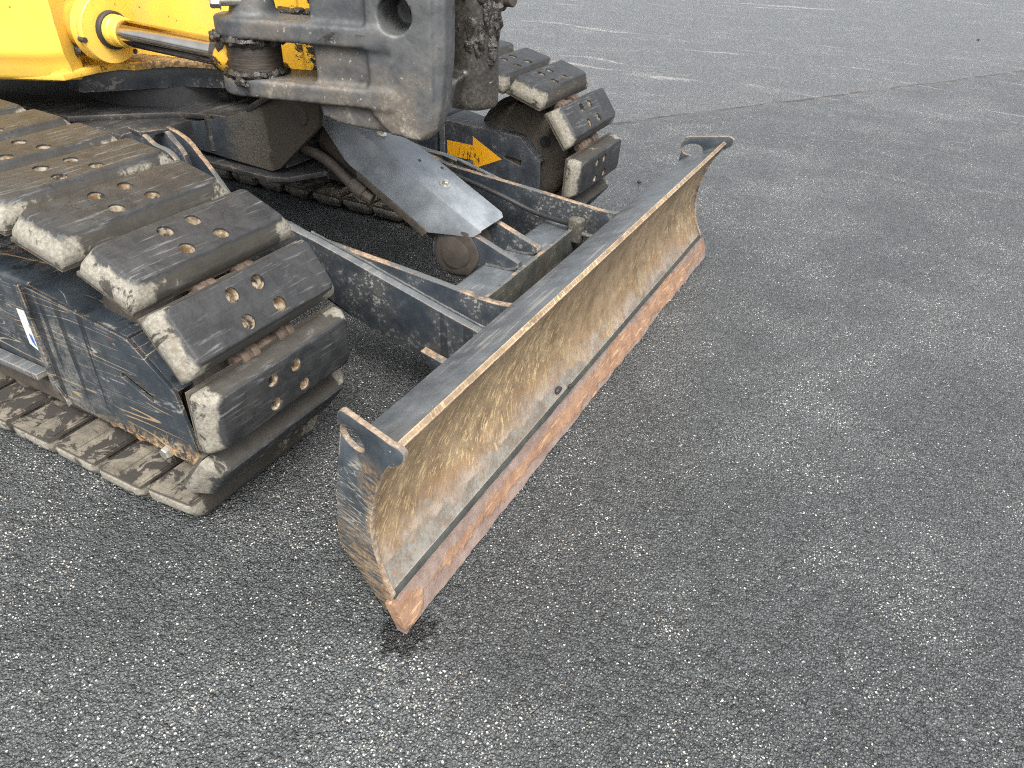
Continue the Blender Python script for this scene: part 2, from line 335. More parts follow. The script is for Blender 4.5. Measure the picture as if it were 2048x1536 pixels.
def mat_yellow_dirt_shade():
    k = Mat('yellow_paint_dirt_and_shade'); mid = k.noise(12, 6, .7, dist=.4); fin = k.noise(90, 4, .7); y = k.xyz()[1]
    d = k.mp(k.op('ADD', k.mul(mid, .8), k.op('ADD', k.mul(fin, .2), k.mp(y, .70, .95, -.08, .22))), .50, .62)  # dirt, thickened inwards so it also paints the shaded recess
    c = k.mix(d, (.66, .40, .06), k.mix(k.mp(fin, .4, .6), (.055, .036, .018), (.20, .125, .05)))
    e = k.mul(k.edge(.005), k.mp(fin, .42, .55)); c = k.mix(k.mul(e, .8), c, (.46, .34, .20))
    ch = k.mp(k.noise(50, 5, .7), .62, .65); c = k.mix(k.mul(ch, .8), c, (.05, .035, .02))
    return k.done(c, k.mixf(d, .42, .75), 0, k.bump(k.op('ADD', mid, fin), .3, .002), .4)

def mat_boss():
    k = Mat('pin_boss_paint_worn_through'); 
    mid = k.noise(14, 6, .7, dist=.4); fin = k.noise(1, 4, .65, k.mapv(None, (0, 0, 0), (20, 20, 160)))
    sx = k.xyz()[0]
    yel = k.mp(k.op('ADD', k.op('MULTIPLY', k.op('ABSOLUTE', k.op('ADD', sx, 1.037)), 9.), k.op('SUBTRACT', mid, .5)), .20, .14)
    c = k.mix(k.mp(fin, .35, .7), (.020, .017, .014), (.055, .043, .032))
    c = k.mix(yel, c, (.70, .38, .03))
    return k.done(c, .45, 0, k.bump(k.op('ADD', k.mul(fin, .6), mid), .5, .003), .5)

def mat_cast():
    k = Mat('dirty_cast_iron'); z = k.xyz()[2]; x = k.xyz()[0]
    big = k.noise(3, 5, .62); mid = k.noise(11, 6, .68, dist=.3); fin = k.noise(120, 5, .7)
    c = k.mix(k.mp(mid, .3, .7), (.036, .040, .044), (.084, .086, .085))
    brn = k.mp(k.op('ADD', k.op('MULTIPLY', big, .7), k.op('MULTIPLY', mid, .4)), .52, .66)
    c = k.mix(k.mul(brn, .5), c, k.mix(k.mp(fin, .3, .7), (.085, .065, .045), (.15, .115, .075)))
    pale = k.mul(k.mp(k.op('ADD', mid, k.op('MULTIPLY', fin, .35)), .74, .90), k.mp(z, 1.0, .72), .6)
    c = k.mix(pale, c, (.30, .28, .22))
    grease = k.mp(k.op('ADD', k.op('MULTIPLY', k.noise(4.5, 5, .62, dist=.8), 1.), k.mp(k.xyz()[1], .93, 1.02, 0, .34)), .60, .66)
    c = k.mix(k.mul(grease, .85), c, k.mix(k.mp(fin, .4, .65), (.012, .0105, .009), (.040, .034, .027)))
    e = k.mul(k.edge(.012), k.mp(mid, .42, .62)); c = k.mix(k.mul(e, .8), c, k.mix(k.mp(fin, .45, .6), (.30, .30, .28), (.36, .24, .12)))
    sc = k.mx(k.scratch((20, 40, 15), .69, 60, 4), k.scratch((-30, 60, 50), .70, 70, 4))
    c = k.mix(k.mul(sc, k.mp(big, .35, .6), .6), c, (.33, .33, .32))
    h = k.op('ADD', k.mul(fin, .7), k.op('ADD', k.mul(mid, 1.4), k.mul(grease, k.noise(40, 5, .7), 1.8)))
    return k.done(c, k.mixf(grease, .55, .36), 0, k.bump(h, .38, .002), .5)

def mat_simple(name, col, rough=.5, metal=0., vary=.35, bump=.3, scale=40):
    k = Mat(name); a = k.noise(scale, 5, .65); b = k.noise(scale*.2, 4, .6)
    c = k.mix(k.mp(k.op('ADD', k.mul(a, .5), k.mul(b, .5)), .3, .7), tuple(x*(1-vary) for x in col), tuple(min(1, x*(1+vary)) for x in col))
    return k.done(c, rough, metal, k.bump(a, bump, .002), .5)

def mat_lip():
    k = Mat('rusty_pale_lip'); a = k.noise(13, 6, .72, dist=.5); b = k.noise(95, 5, .7)
    c = k.mix(k.mp(b, .35, .65), (.165, .120, .086), (.300, .240, .182))
    c = k.mix(k.mul(k.mp(a, .52, .62), .8), c, (.13, .085, .055))
    c = k.mix(k.mul(k.mp(a, .45, .36), .75), c, (.085, .088, .088))
    return k.done(c, .7, 0, k.bump(k.op('ADD', a, b), .6, .003), .35)

def mat_rim():
    k = Mat('worn_plate_rim'); a = k.noise(9, 6, .7, dist=.4); b = k.noise(80, 5, .7)
    c = k.mix(k.mp(a, .46, .58), (.085, .09, .092), k.mix(k.mp(b, .38, .62), (.165, .105, .062), (.30, .225, .155)))
    c = k.mix(k.mul(k.mp(k.noise(14, 5, .7), .56, .64), .8), c, (.05, .05, .05))
    return k.done(c, .6, 0, k.bump(k.op('ADD', a, b), .5, .002), .4)

def rimmed(o, axis=1, m=None, up=False):
    o.data.materials.append(m or M['rim'])
    for p in o.data.polygons:
        if abs(p.normal[axis]) < .6 and (not up or p.normal.z > .4): p.material_index = 1
    return o

def mat_grease():
    k = Mat('black_grease'); a = k.noise(30, 6, .7); b = k.noise(110, 4, .6)
    return k.done(k.mix(a, (.006, .006, .006), (.035, .029, .023)), k.mixf(k.mp(a, .4, .6), .18, .55), 0, k.bump(k.op('ADD', a, k.mul(b, .5)), .9, .008), .6)

def mat_decal(name, col, ink, dens, vert=True):
    k = Mat(name)
    a = k.noise(1, 6, .72, k.mapv(None, (0, 0, 0), (110, 110, 30) if vert else (60, 60, 60)), .6); b = k.noise(9, 5, .7)
    f = k.mp(k.op('ADD', k.mul(a, .75), k.mul(b, .5)), dens, dens+.035)
    return k.done(k.mix(f, col, ink), .5, 0, k.bump(a, .2, .001), .4)

def mat_mud_frame():
    k = Mat('frame_with_dried_mud'); mid = k.noise(9, 6, .66, dist=.5); fin = k.noise(150, 5, .75); x = k.xyz()[0]
    c = k.mix(k.mp(mid, .3, .7), (.020, .027, .036), (.045, .05, .055))
    m = k.mp(k.op('ADD', k.op('MULTIPLY', x, 1.9), k.op('ADD', 2.52, k.op('MULTIPLY', k.op('SUBTRACT', mid, .5), .9))), .0, .28)
    c = k.mix(k.mul(m, .85), c, k.mix(k.mp(fin, .35, .65), (.05, .043, .033), (.13, .115, .09)))
    w = k.mp(k.op('ADD', x, k.op('MULTIPLY', k.op('SUBTRACT', k.noise(14, 5), .5), .10)), -1.13, -1.115)
    c = k.mix(k.mul(w, .9), c, (.036, .030, .023))
    return k.done(c, .8, 0, k.bump(k.op('ADD', fin, mid), .6, .003), .3)

M = dict(
    asphalt=mat_asphalt(), steel=mat_steel('slate_blue_steel'),
    armsteel=mat_steel('streaked_arm_steel', (.0185, .0240, .0300), drip=.75, dirt_amt=.7, scr_amt=1.2), top=mat_steel('worn_top_plate', (.058, .066, .073), dirt_amt=.30, edge_amt=1.1, scr_amt=.8, rough=.38, scr=(.22, .205, .18)),
    plate=mat_plate(),
    guardp=mat_guard(),
    sheet=mat_steel('grey_sheet_cover', (.118, .132, .144), dirt=(.15, .13, .10), rust=(.24, .16, .10), dirt_amt=.28, scr_amt=.45, edge_amt=.7, rough=.40),
    frame=mat_steel('dusty_track_frame', (.022, .027, .034), dirt=(.12, .11, .095), dirt_amt=1.0, scr_amt=.9, edge_amt=.7, rough=.5),
    beam=mat_steel('stained_beam', (.034, .036, .034), dirt=(.10, .075, .038), rust=(.26, .19, .12), dirt_amt=1.2, scr_amt=.7, edge_amt=1.3),
    dark=mat_steel('dark_under_frame', (.012, .013, .015), dirt=(.10, .085, .06), dirt_amt=.6, scr_amt=.4, edge_amt=.4, rough=.6),  # near-black base for the parts under the machine
    rubber=mat_rubber(), mold=mat_moldboard(), edge=mat_cutting_edge(), yellow=mat_yellow(), ydirtshade=mat_yellow_dirt_shade(), ybarrel=mat_yellow_shaded(), ygrease=mat_yellow_greasy(),
    boss=mat_boss(), cast=mat_cast(), grease=mat_grease(), mud=mat_mud_frame(),
    chain=mat_simple('rusty_track_chain', (.088, .062, .046), .6, .1, .65, .7, 38),
    muddy=mat_simple('mud_caked_idler', (.055, .046, .036), .8, 0, .6, .9, 22),
    mudpin=mat_simple('mud_caked_pin', (.036, .029, .023), .85, 0, .45, .9, 30),
    zinc=mat_simple('zinc_bolt', (.52, .50, .44), .35, .85, .25, .2, 60),
    rustbolt=mat_simple('rusty_bolt', (.30, .165, .075), .75, 0, .4, .6, 60),
    hose=mat_simple('black_hose', (.022, .022, .022), .55, 0, .4, .4, 60),
    dusthose_shaded=mat_simple('dusty_hose_shade_darkened', (.050, .041, .032), .7, 0, .4, .5, 50),  # dust brown, darkened to paint in the shade under the cover
    chrome=mat_simple('oily_chrome_rod', (.42, .39, .35), .10, 1.0, .25, .06, 14),
    lip=mat_lip(),
    ledge=mat_steel('worn_ledge_sky_paled', (.080, .088, .094), dirt_amt=.3, edge_amt=1.2, scr_amt=.8, rough=.42), rim=mat_rim(), groove=mat_simple('dark_groove', (.030, .034, .031), .45, 0, .4, .5, 50),  # ledge base paled: sky reflection painted onto the upward arm faces
    weld=mat_simple('weld_metal', (.060, .062, .062), .5, 0, .5, .4, 90),
    glass=mat_simple('dark_glass', (.02, .025, .03), .06, 0, .1, .0, 5),
    pebble=mat_simple('black_crumb', (.015, .015, .015), .7, 0, .3, .6, 90),
    arrow=mat_decal('scratched_orange_decal', (.70, .335, .012), (.03, .022, .012), .69),
    sticker=mat_decal('white_sticker', (.56, .56, .54), (.20, .20, .20), .64, False),
    ink=mat_simple('blue_ink', (.035, .11, .32), .5, 0, .3, .1, 40),
)

# ------------------------------------------------------------------ mesh helpers
def obj(name, bm, mat, parent=None, bevel=0, seg=2, sharp=32, bev_angle=25, smooth=True):
    bmesh.ops.remove_doubles(bm, verts=bm.verts, dist=1e-6)
    bmesh.ops.recalc_face_normals(bm, faces=bm.faces)
    if bevel:
        es = [e for e in bm.edges if len(e.link_faces) == 2 and e.calc_face_angle(0) > R(bev_angle)]
        bmesh.ops.bevel(bm, geom=es, offset=bevel, segments=seg, profile=.5, affect='EDGES', clamp_overlap=True)
    me = bpy.data.meshes.new(name); bm.to_mesh(me); bm.free()
    if smooth:
        for p in me.polygons: p.use_smooth = True
        me.set_sharp_from_angle(angle=R(sharp))
    for m in (mat if isinstance(mat, (list, tuple)) else [mat]): me.materials.append(m)
    o = bpy.data.objects.new(name, me); COL.objects.link(o)
    if parent: o.parent = parent
    return o
def new(): return bmesh.new()
def prism(bm, pts, vec):
    a = [bm.verts.new(p) for p in pts]; v = Vector(vec); b = [bm.verts.new(Vector(p)+v) for p in pts]
    n = len(pts)
    bm.faces.new(a); bm.faces.new(b[::-1])
    for i in range(n): bm.faces.new((a[i], b[i], b[(i+1) % n], a[(i+1) % n]))
    return bm
def plate_y(bm, xz, y0, y1): return prism(bm, [(x, y0, z) for x, z in xz], (0, y1-y0, 0))
def plate_z(bm, xy, z0, z1): return prism(bm, [(x, y, z0) for x, y in xy], (0, 0, z1-z0))
def box(bm, x0, x1, y0, y1, z0, z1): return plate_z(bm, [(x0, y0), (x1, y0), (x1, y1), (x0, y1)], z0, z1)
def rounded(pts, r, n=4):
    out = []
    N = len(pts)
    for i in range(N):
        p = Vector(pts[i]); ri = r[i] if isinstance(r, (list, tuple)) else r
        if ri <= 0: out.append(tuple(p)); continue
        a = (Vector(pts[i-1])-p); b = (Vector(pts[(i+1) % N])-p)
        d = min(ri, a.length*.49, b.length*.49); A = p+a.normalized()*d; B = p+b.normalized()*d
        for j in range(n+1):
            t = j/n; out.append(tuple(A*(1-t)**2 + p*2*t*(1-t) + B*t*t))
    return out
def holed(bm, outer, holes, to3, vec):
    """a flat plate with real holes: outline and holes in 2-D, to3 places a 2-D point, vec is the thickness"""
    es = []
    for loop in [outer]+holes:
        vs = [bm.verts.new(to3(p)) for p in loop]
        es += [bm.edges.new((vs[i], vs[(i+1) % len(vs)])) for i in range(len(vs))]
    f = [g for g in bmesh.ops.triangle_fill(bm, use_beauty=True, edges=es)['geom'] if isinstance(g, bmesh.types.BMFace)]
    ex = bmesh.ops.extrude_face_region(bm, geom=f)['geom']
    v = Vector(vec) if not callable(vec) else None
    for g in ex:
        if isinstance(g, bmesh.types.BMVert): g.co += v
    return bm
def ellipse(cx, cy, rx, ry, n=20, rot=0):
    c, s = math.cos(rot), math.sin(rot)
    return [(cx+c*rx*math.cos(t)-s*ry*math.sin(t), cy+s*rx*math.cos(t)+c*ry*math.sin(t)) for t in [2*math.pi*i/n for i in range(n)]]
def lathe(bm, p0, axis, prof, n=32):
    """prof: (distance along axis, radius)"""
    ax = Vector(axis).normalized(); u = ax.orthogonal().normalized(); w = ax.cross(u); p0 = Vector(p0)
    rings = []
    for d, r in prof:
        rings.append([bm.verts.new(p0+ax*d+(u*math.cos(t)+w*math.sin(t))*r) for t in [2*math.pi*i/n for i in range(n)]])
    for a, b in zip(rings, rings[1:]):
        for i in range(n): bm.faces.new((a[i], a[(i+1) % n], b[(i+1) % n], b[i]))
    bm.faces.new(rings[0][::-1]); bm.faces.new(rings[-1])
    return bm
def cyl(bm, p0, p1, r, n=24, ch=0):
    d = (Vector(p1)-Vector(p0)); L = d.length
    prof = [(0, r-ch), (ch, r), (L-ch, r), (L, r-ch)] if ch else [(0, r), (L, r)]
    return lathe(bm, p0, d, prof, n)
def tube(bm, pts, r, n=10, sub=6):
    P = [Vector(p) for p in pts]; path = []
    for i in range(len(P)-1):
        p0 = P[max(i-1, 0)]; p1 = P[i]; p2 = P[i+1]; p3 = P[min(i+2, len(P)-1)]
        for j in range(sub):
            t = j/sub
            path.append(.5*((2*p1)+(p2-p0)*t+(2*p0-5*p1+4*p2-p3)*t*t+(3*p1-p0-3*p2+p3)*t**3))
    path.append(P[-1])
    up = None; rings = []
    for i, p in enumerate(path):
        d = (path[min(i+1, len(path)-1)]-path[max(i-1, 0)]).normalized()
        u = d.orthogonal().normalized() if up is None else (up-d*up.dot(d)).normalized(); up = u; w = d.cross(u)
        rings.append([bm.verts.new(p+(u*math.cos(t)+w*math.sin(t))*r) for t in [2*math.pi*k/n for k in range(n)]])
    for a, b in zip(rings, rings[1:]):
        for i in range(n): bm.faces.new((a[i], a[(i+1) % n], b[(i+1) % n], b[i]))
    bm.faces.new(rings[0][::-1]); bm.faces.new(rings[-1])
    return bm
def hexbolt(bm, p, axis, r=.012, h=.009, washer=.018):
    ax = Vector(axis).normalized()
    if washer: lathe(bm, p, ax, [(0, washer), (.003, washer), (.0035, washer-.001)], 24)
    lathe(bm, Vector(p)+ax*.0032, ax, [(0, r), (h*.8, r), (h, r*.82)], 6)
    return bm
def blob(bm, c, rad, amp=.4, freq=18, sub=3, seed=0):
    r = bmesh.ops.create_icosphere(bm, subdivisions=sub, radius=1)
    for v in r['verts']:
        d = v.co.normalized(); p = Vector((d.x*rad[0], d.y*rad[1], d.z*rad[2]))
        k = 1+amp*mnoise.noise(p*freq+Vector((seed*7.3, seed*3.1, 0)))+.5*amp*mnoise.noise(p*freq*2.6+Vector((seed, 0, 5)))
        v.co = Vector(c)+p*k
    return bm
def grease_ring(bm, c, R0, r, seed=0, a0=0, a1=2*math.pi, n=70, m=9):
    rings = []
    for i in range(n+1):
        t = a0+(a1-a0)*i/n; d = Vector((math.cos(t), math.sin(t), 0)); ring = []
        for j in range(m):
            s = 2*math.pi*j/m
            k = 1+.9*mnoise.noise(Vector((t*5, j*.9, seed)))+.5*mnoise.noise(Vector((t*13, j*1.7, seed+9)))
            k = max(.25, k)
            ring.append(bm.verts.new(Vector(c)+d*(R0+r*k*math.cos(s))+Vector((0, 0, r*1.1*k*math.sin(s)+.006*mnoise.noise(Vector((t*3, seed, 0)))))))
        rings.append(ring)
    for a, b in zip(rings, rings[1:]):
        for j in range(m): bm.faces.new((a[j], a[(j+1) % m], b[(j+1) % m], b[j]))
    return bm

# ------------------------------------------------------------------ ground
bm = new()
xs = [-150, -12, -6, -3, -1.5, 0, 1.5, 3, 6, 12, 150]; ys = [-150, -12, -6, -3, -1.5, 0, 1.5, 3, 6, 12, 24, 150]
g = [[bm.verts.new((x, y, 0)) for x in xs] for y in ys]
for i in range(len(ys)-1):
    for j in range(len(xs)-1): bm.faces.new((g[i][j], g[i][j+1], g[i+1][j+1], g[i+1][j]))
ground = obj('asphalt', bm, M['asphalt'], smooth=False); ground['kind'] = 'structure'

# ------------------------------------------------------------------ the excavator
exc = bpy.data.objects.new('excavator', None); COL.objects.link(exc)
exc['label'] = 'yellow and slate excavator on rubber padded tracks, rusty dozer blade lowered to the asphalt'
exc['category'] = 'excavator'
YC = 1.095; WB = 2.2

# ---- dozer blade -------------------------------------------------------------
def toe(x, z): return (.16+.18*min(1, max(0, (z-.26)/.14)))*max(0, -x-.005)
def trim(bm, m=.008):
    for v in bm.verts: v.co.y = max(v.co.y, toe(v.co.x, v.co.z)+m) if v.co.y < 1 else min(v.co.y, WB-toe(v.co.x, v.co.z)-m)
    return bm
prof = [(.000, .482), (-.030, .440), (-.055, .390), (-.074, .330), (-.084, .270), (-.083, .212), (-.071, .155), (-.052, .112), (-.036, .086)]
def spline(P, sub=5):
    out = []
    for i in range(len(P)-1):
        p0, p1, p2, p3 = (Vector(P[max(i-1, 0)]), Vector(P[i]), Vector(P[i+1]), Vector(P[min(i+2, len(P)-1)]))
        for j in range(sub):
            t = j/sub; out.append(tuple(.5*((2*p1)+(p2-p0)*t+(2*p0-5*p1+4*p2-p3)*t*t+(3*p1-p0-3*p2+p3)*t**3)))
    out.append(tuple(P[-1])); return out
sp = spline(prof)
sp = [p for p in sp if p[1] > .0935]+[(-.0405, .0935)]
def offset(P, d):
    out = []
    for i, p in enumerate(P):
        a = Vector(P[max(i-1, 0)]); b = Vector(P[min(i+1, len(P)-1)]); t = (b-a).normalized()
        out.append((p[0]+t.y*d, p[1]-t.x*d))
    return out
bk = offset(sp, .013)
if bk[10][0] > sp[10][0]: bk = offset(sp, -.013)
bm = new(); plate_y(bm, sp+bk[::-1], .0, WB); trim(bm, .005)
blade = obj('dozer_blade', bm, M['mold'], exc, bevel=.0025, sharp=40, bev_angle=50)
bm = new(); prism(bm, [(-.0135, 0, .4765), (-.0155, 0, .466), (-.158, 0, .396), (-.150, 0, .412)], (0, WB, 0))
for v in bm.verts: v.co.y = .0 if v.co.y < 1 else WB
trim(bm, .0065)
obj('top_plate', bm, M['top'], blade, bevel=.002)
bm = new(); plate_y(bm, [(-.150, .395), (-.162, .392), (-.165, .235), (-.075, .062), (-.062, .066), (-.150, .240)], 0, WB); trim(bm, .0075)
obj('back_plate', bm, M['steel'], blade, bevel=.002)
bm = new(); cyl(bm, (-.0125, .014, .4765), (-.0125, WB-.014, .4765), .0045, 8)       # weld bead along the top
for v in bm.verts: v.co += Vector((.001*mnoise.noise(v.co*60), 0, .001*mnoise.noise(v.co*50+Vector((3, 0, 0)))))
obj('weld_bead', bm, M['top'], blade)
bm = new(); prism(bm, [(.0012, 0, .4828), (.0002, 0, .4795), (-.0120, 0, .4735), (-.0128, 0, .4775)], (0, WB, 0)); trim(bm, .0075)
obj('top_lip', bm, M['lip'], blade, bevel=.0012)
# dark groove strip and cutting edge with a worn lower rim
bm = new(); plate_y(bm, [(-.0385, .0945), (-.050, .094), (-.045, .070), (-.030, .0745)], .004, WB-.004)
obj('backing_strip', bm, M['groove'], blade, bevel=.002)
bm = new(); n = 160; rows = []
for i in range(n+1):
    y = -.008+(WB+.020)*i/n
    w = .006*mnoise.noise(Vector((y*4, 0, 1)))+.004*mnoise.noise(Vector((y*17, 3, 1)))+.0022*mnoise.noise(Vector((y*60, 3, 7)))
    t = .003*mnoise.noise(Vector((y*9, 8, 1)))+.002*mnoise.noise(Vector((y*40, 8, 1)))
    e = min(i, n-i); ch = .010 if e == 0 else (.003 if e == 1 else 0)
    q = [(-.026+t, .083-ch*.6+t), (-.010+w*.4, .035), (.002+w-ch*.5, .007), (-.001+w, .0015), (-.022, .0015), (-.050, .077-ch*.6)]
    rows.append([bm.verts.new((x, y, max(z, .001))) for x, z in q])
for a, b in zip(rows, rows[1:]):
    for j in range(6): bm.faces.new((a[j], a[(j+1) % 6], b[(j+1) % 6], b[j]))
bm.faces.new(rows[0][::-1]); bm.faces.new(rows[-1])
obj('cutting_edge', bm, M['edge'], blade, sharp=28)
# end plates: toed in towards the rear, with a lifting eye
front = [(-.033, .090)]+[(x+.008, z) for x, z in sp[::-1][1:-9]]
po = rounded([(-.170, .455), (-.160, .496), (.010, .509), (.027, .500), (.024, .478), (-.002, .455)], [.01, .03, .012, .008, .008, .008], 4)+[(-.024, .432), (-.037, .412)]
outl = po+[p for p in front[::-1] if p[1] < .405]+[(-.054, .036), (-.066, .040)]+rounded([(-.172, .134), (-.180, .165), (-.176, .30)], [.015, .015, 0], 3)
eye = ellipse(-.121, .447, .038, .0225, 24, .06)
outl = [q for q in outl]
for side in (0, 1):
    yy = (lambda x, z: toe(x, z)-.007) if side == 0 else (lambda x, z: WB-toe(x, z)-.006)
    bm = new(); holed(bm, outl, [eye], lambda p: (p[0], yy(*p), p[1]), (0, .013, 0))
    rimmed(obj('end_plate', bm, M['plate'], blade, bevel=.0022, seg=2, sharp=50, bev_angle=55), m=M['lip'])
bm = new(); blob(bm, (-.0475, .815, .114), (.008, .014, .009), .4, 50, 3, 5); obj('dark_blob', bm, M['hose'], blade)  # black blob standing in for the dark of a small hole
bm = new(); blob(bm, (-.036, .872, .098), (.006, .011, .006), .5, 60, 3, 6); obj('dark_blob', bm, M['hose'], blade)  # dark blob for a small bump
# push arms: a tall inner plate and a box on its outer side
inner = spline([(-1.30, .520), (-.92, .469), (-.83, .448), (-.67, .434), (-.48, .421), (-.33, .408), (-.22, .399), (-.165, .402), (-.146, .410)], 3)
lowr = [(-.150, .200), (-.30, .175), (-.45, .180), (-.70, .225), (-.90, .30), (-1.10, .37), (-1.34, .40)]
o_top = [(-1.30, .524), (-.93, .474), (-.861, .471), (-.774, .455), (-.632, .420), (-.472, .378), (-.312, .337), (-.168, .303)]
o_low = [(-.160, .165), (-.33, .172), (-.396, .183), (-.464, .187), (-.580, .217), (-.659, .245), (-.722, .272), (-.95, .35), (-1.34, .42)]
gus = [(-.400, .222), (-.362, .160), (-.16, .10), (-.155, .165)]
for s in (0, 1):
    Y = (lambda y: y) if s == 0 else (lambda y: 2*YC-y)
    bm = new(); plate_y(bm, inner+lowr, Y(.704), Y(.727))
    arm = rimmed(obj('push_arm', bm, M['steel'], blade, bevel=.0025, sharp=40, bev_angle=40), up=True)
    bm = new(); plate_y(bm, o_top+o_low, Y(.674), Y(.7035))
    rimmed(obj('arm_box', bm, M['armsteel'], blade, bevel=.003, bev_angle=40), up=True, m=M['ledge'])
    bm = new(); plate_y(bm, gus, Y(.645), Y(.6735)); rimmed(obj('gusset', bm, M['steel'], blade, bevel=.002))
# cross beam between the arms
y0, y1 = .728, 2*YC-.728
bm = new(); plate_y(bm, [(-.281, .348), (-.294, .348), (-.294, .19), (-.281, .19)], y0, y1)
cb = rimmed(obj('cross_beam', bm, M['beam'], blade, bevel=.002), axis=0, up=True)
bm = new(); plate_y(bm, [(-.2945, .336), (-.412, .332), (-.425, .320), (-.425, .20), (-.2945, .20)], y0, y1)
obj('beam_box', bm, M['top'], blade, bevel=.008, seg=3)
# cylinder lugs
def lug(y0, y1):
    c = (-.512, .350); r = .088
    arc = [(c[0]+r*math.cos(t), c[1]+r*math.sin(t)) for t in [R(50)+R(230)*i/22 for i in range(23)]]
    pts = [(-.2955, .363), (-.435, .412)]+arc+[(-.43, .262), (-.40, .25), (-.2955, .25)]
    bm = new(); plate_y(bm, pts, y0, y1)
    return rimmed(obj('cylinder_lug', bm, M['steel'], blade, bevel=.0025, sharp=40, bev_angle=40), up=True)
lug(1.018, 1.042); lug(1.150, 1.174)
bm = new(); lathe(bm, (-.512, 1.0035, .350), (0, 1, 0), [(0, .044), (.002, .050), (.02, .051), (.185, .051)], 28)
for v in bm.verts: v.co += .004*Vector((mnoise.noise(v.co*25), mnoise.noise(v.co*31), mnoise.noise(v.co*27)))
obj('lug_pin', bm, M['mudpin'], blade)
bm = new(); blob(bm, (-.512, 1.014, .350), (.080, .007, .080), .12, 22, 4, 3); obj('caked_mud', bm, M['mudpin'], blade)

def weld(pts, r=.0045, parent=None):
    bm = new(); tube(bm, pts, r, 7, 14)
    for v in bm.verts: v.co += .0016*Vector((mnoise.noise(v.co*120), mnoise.noise(v.co*130+Vector((5, 0, 0))), mnoise.noise(v.co*110+Vector((0, 7, 0)))))
    obj('weld_bead', bm, M['weld'], parent or blade)
for s_ in (0, 1):
    Y = (lambda y: y) if s_ == 0 else (lambda y: 2*YC-y)
    weld([(x, Y(.7025), z+.002) for x, z in ((-.80, .461), (-.632, .421), (-.472, .379), (-.312, .338), (-.185, .308))], .004)
    weld([(-.155, Y(.70), .395), (-.16, Y(.70), .33), (-.166, Y(.665), .295)], .005)
weld([(-.2935, y0+.01, .3375), (-.2935, YC, .3375), (-.2935, y1-.01, .3375)], .0042)
for yl in (1.016, 1.044, 1.148, 1.176): weld([(-.296, yl, .352), (-.33, yl, .3375), (-.405, yl, .335)], .005)

# ---- blade cylinder and its cover -----------------------------------------------
ax = Vector((-.88, 0, .455)).normalized()
bm = new(); lathe(bm, (-.512, YC, .350), ax, [(0, .036), (.04, .05), (.06, .064), (.58, .064), (.60, .05), (.72, .05)], 28)
bc = obj('blade_cylinder', bm, M['muddy'], exc)
def gz(x): return .665-.5136*(x+.867)
t = .005
fold = [(-.975, gz(-.975)), (-.427, gz(-.427))]
topf = [(-.985, 1.02), (-.985, 1.09), (-.765, 1.182), (-.70, 1.19), (-.445, 1.185), (-.430, 1.165), (-.425, 1.02)]
nrm = Vector((.457, 0, .889))
bm = new()
prism(bm, [(x, y, gz(x)-.10*(y-1.02)*.6) for x, y in topf], -nrm*t)
cover = obj('cylinder_cover', bm, M['sheet'], bc, bevel=.0014, seg=2)
side = [(-1.030, .708), (-.985, gz(-.985)), (-.425, gz(-.425)), (-.426, .431), (-.450, .414), (-.600, .402), (-.887, .559), (-.907, .574)]
bm = new()
fz = lambda x, z: 1.0195-.19*max(0, gz(x)-z)
prism(bm, [(x, fz(x, z), z) for x, z in side], (0, .005, 0))
obj('cover_side', bm, M['sheet'], bc, bevel=.0014)
def on_cover(x, y): return Vector((x, y, gz(x)-.06*(y-1.02)))
for x, y in ((-.602, 1.097), (-.835, 1.095)):
    bm = new(); hexbolt(bm, on_cover(x, y)+nrm*.0005, nrm, .0105, .011, .019); obj('cover_bolt', bm, M['zinc'], bc)
for x, y, rr in ((-.705, 1.115, .005), (-.655, 1.166, .006)):
    bm = new(); lathe(bm, on_cover(x, y)+nrm*.0006, nrm, [(0, rr), (.0012, rr*.9)], 12); obj('cover_hole', bm, M['hose'], bc)
bm = new(); plate_y(bm, [(-.60, .405), (-.86, .548), (-.86, .525), (-.62, .385)], .992, 1.012); obj('cover_flange', bm, M['muddy'], bc, bevel=.002)

# ---- hoses -------------------------------------------------------------------------
bm = new(); tube(bm, [(-1.30, 1.30, .50), (-1.20, 1.18, .535), (-1.139, 1.10, .553), (-1.074, 1.10, .556), (-.99, 1.10, .588), (-.92, 1.12, .60)], .017, 12)
hs = obj('hydraulic_hose', bm, M['dusthose_shaded'], exc)
bm = new(); tube(bm, [(-1.25, 1.12, .66), (-1.12, 1.06, .62), (-1.05, 1.05, .60), (-.98, 1.06, .62)], .010, 10); obj('hose_branch', bm, M['hose'], hs)
bm = new(); tube(bm, [(-1.06, .985, .588), (-1.008, 1.0, .568), (-.951, 1.0, .541), (-.896, 1.0, .503), (-.865, 1.0, .490)], .0165, 12)
h2 = obj('hydraulic_hose', bm, M['dusthose_shaded'], exc)
bm = new(); cyl(bm, (-.890, .998, .503), (-.845, 1.002, .476), .022, 14, .003); cyl(bm, (-.85, 1.002, .478), (-.815, 1.005, .462), .017, 6)
obj('hose_fitting', bm, M['muddy'], h2)
bm = new(); tube(bm, [(-.90, 1.425, .462), (-.821, 1.42, .454), (-.779, 1.42, .434), (-.664, 1.42, .412), (-.563, 1.42, .390), (-.463, 1.42, .365), (-.385, 1.41, .358), (-.31, 1.39, .362), (-.29, 1.385, .365)], .0085, 10)
h3 = obj('grease_hose', bm, M['hose'], exc)
bm = new(); box(bm, -.300, -.250, 1.375, 1.415, .30, .385); obj('hose_block', bm, M['beam'], h3, bevel=.008, seg=3)
bm = new(); cyl(bm, (-.255, 1.395, .333), (-.165, 1.40, .325), .009, 12); obj('hose_pipe', bm, M['beam'], h3)

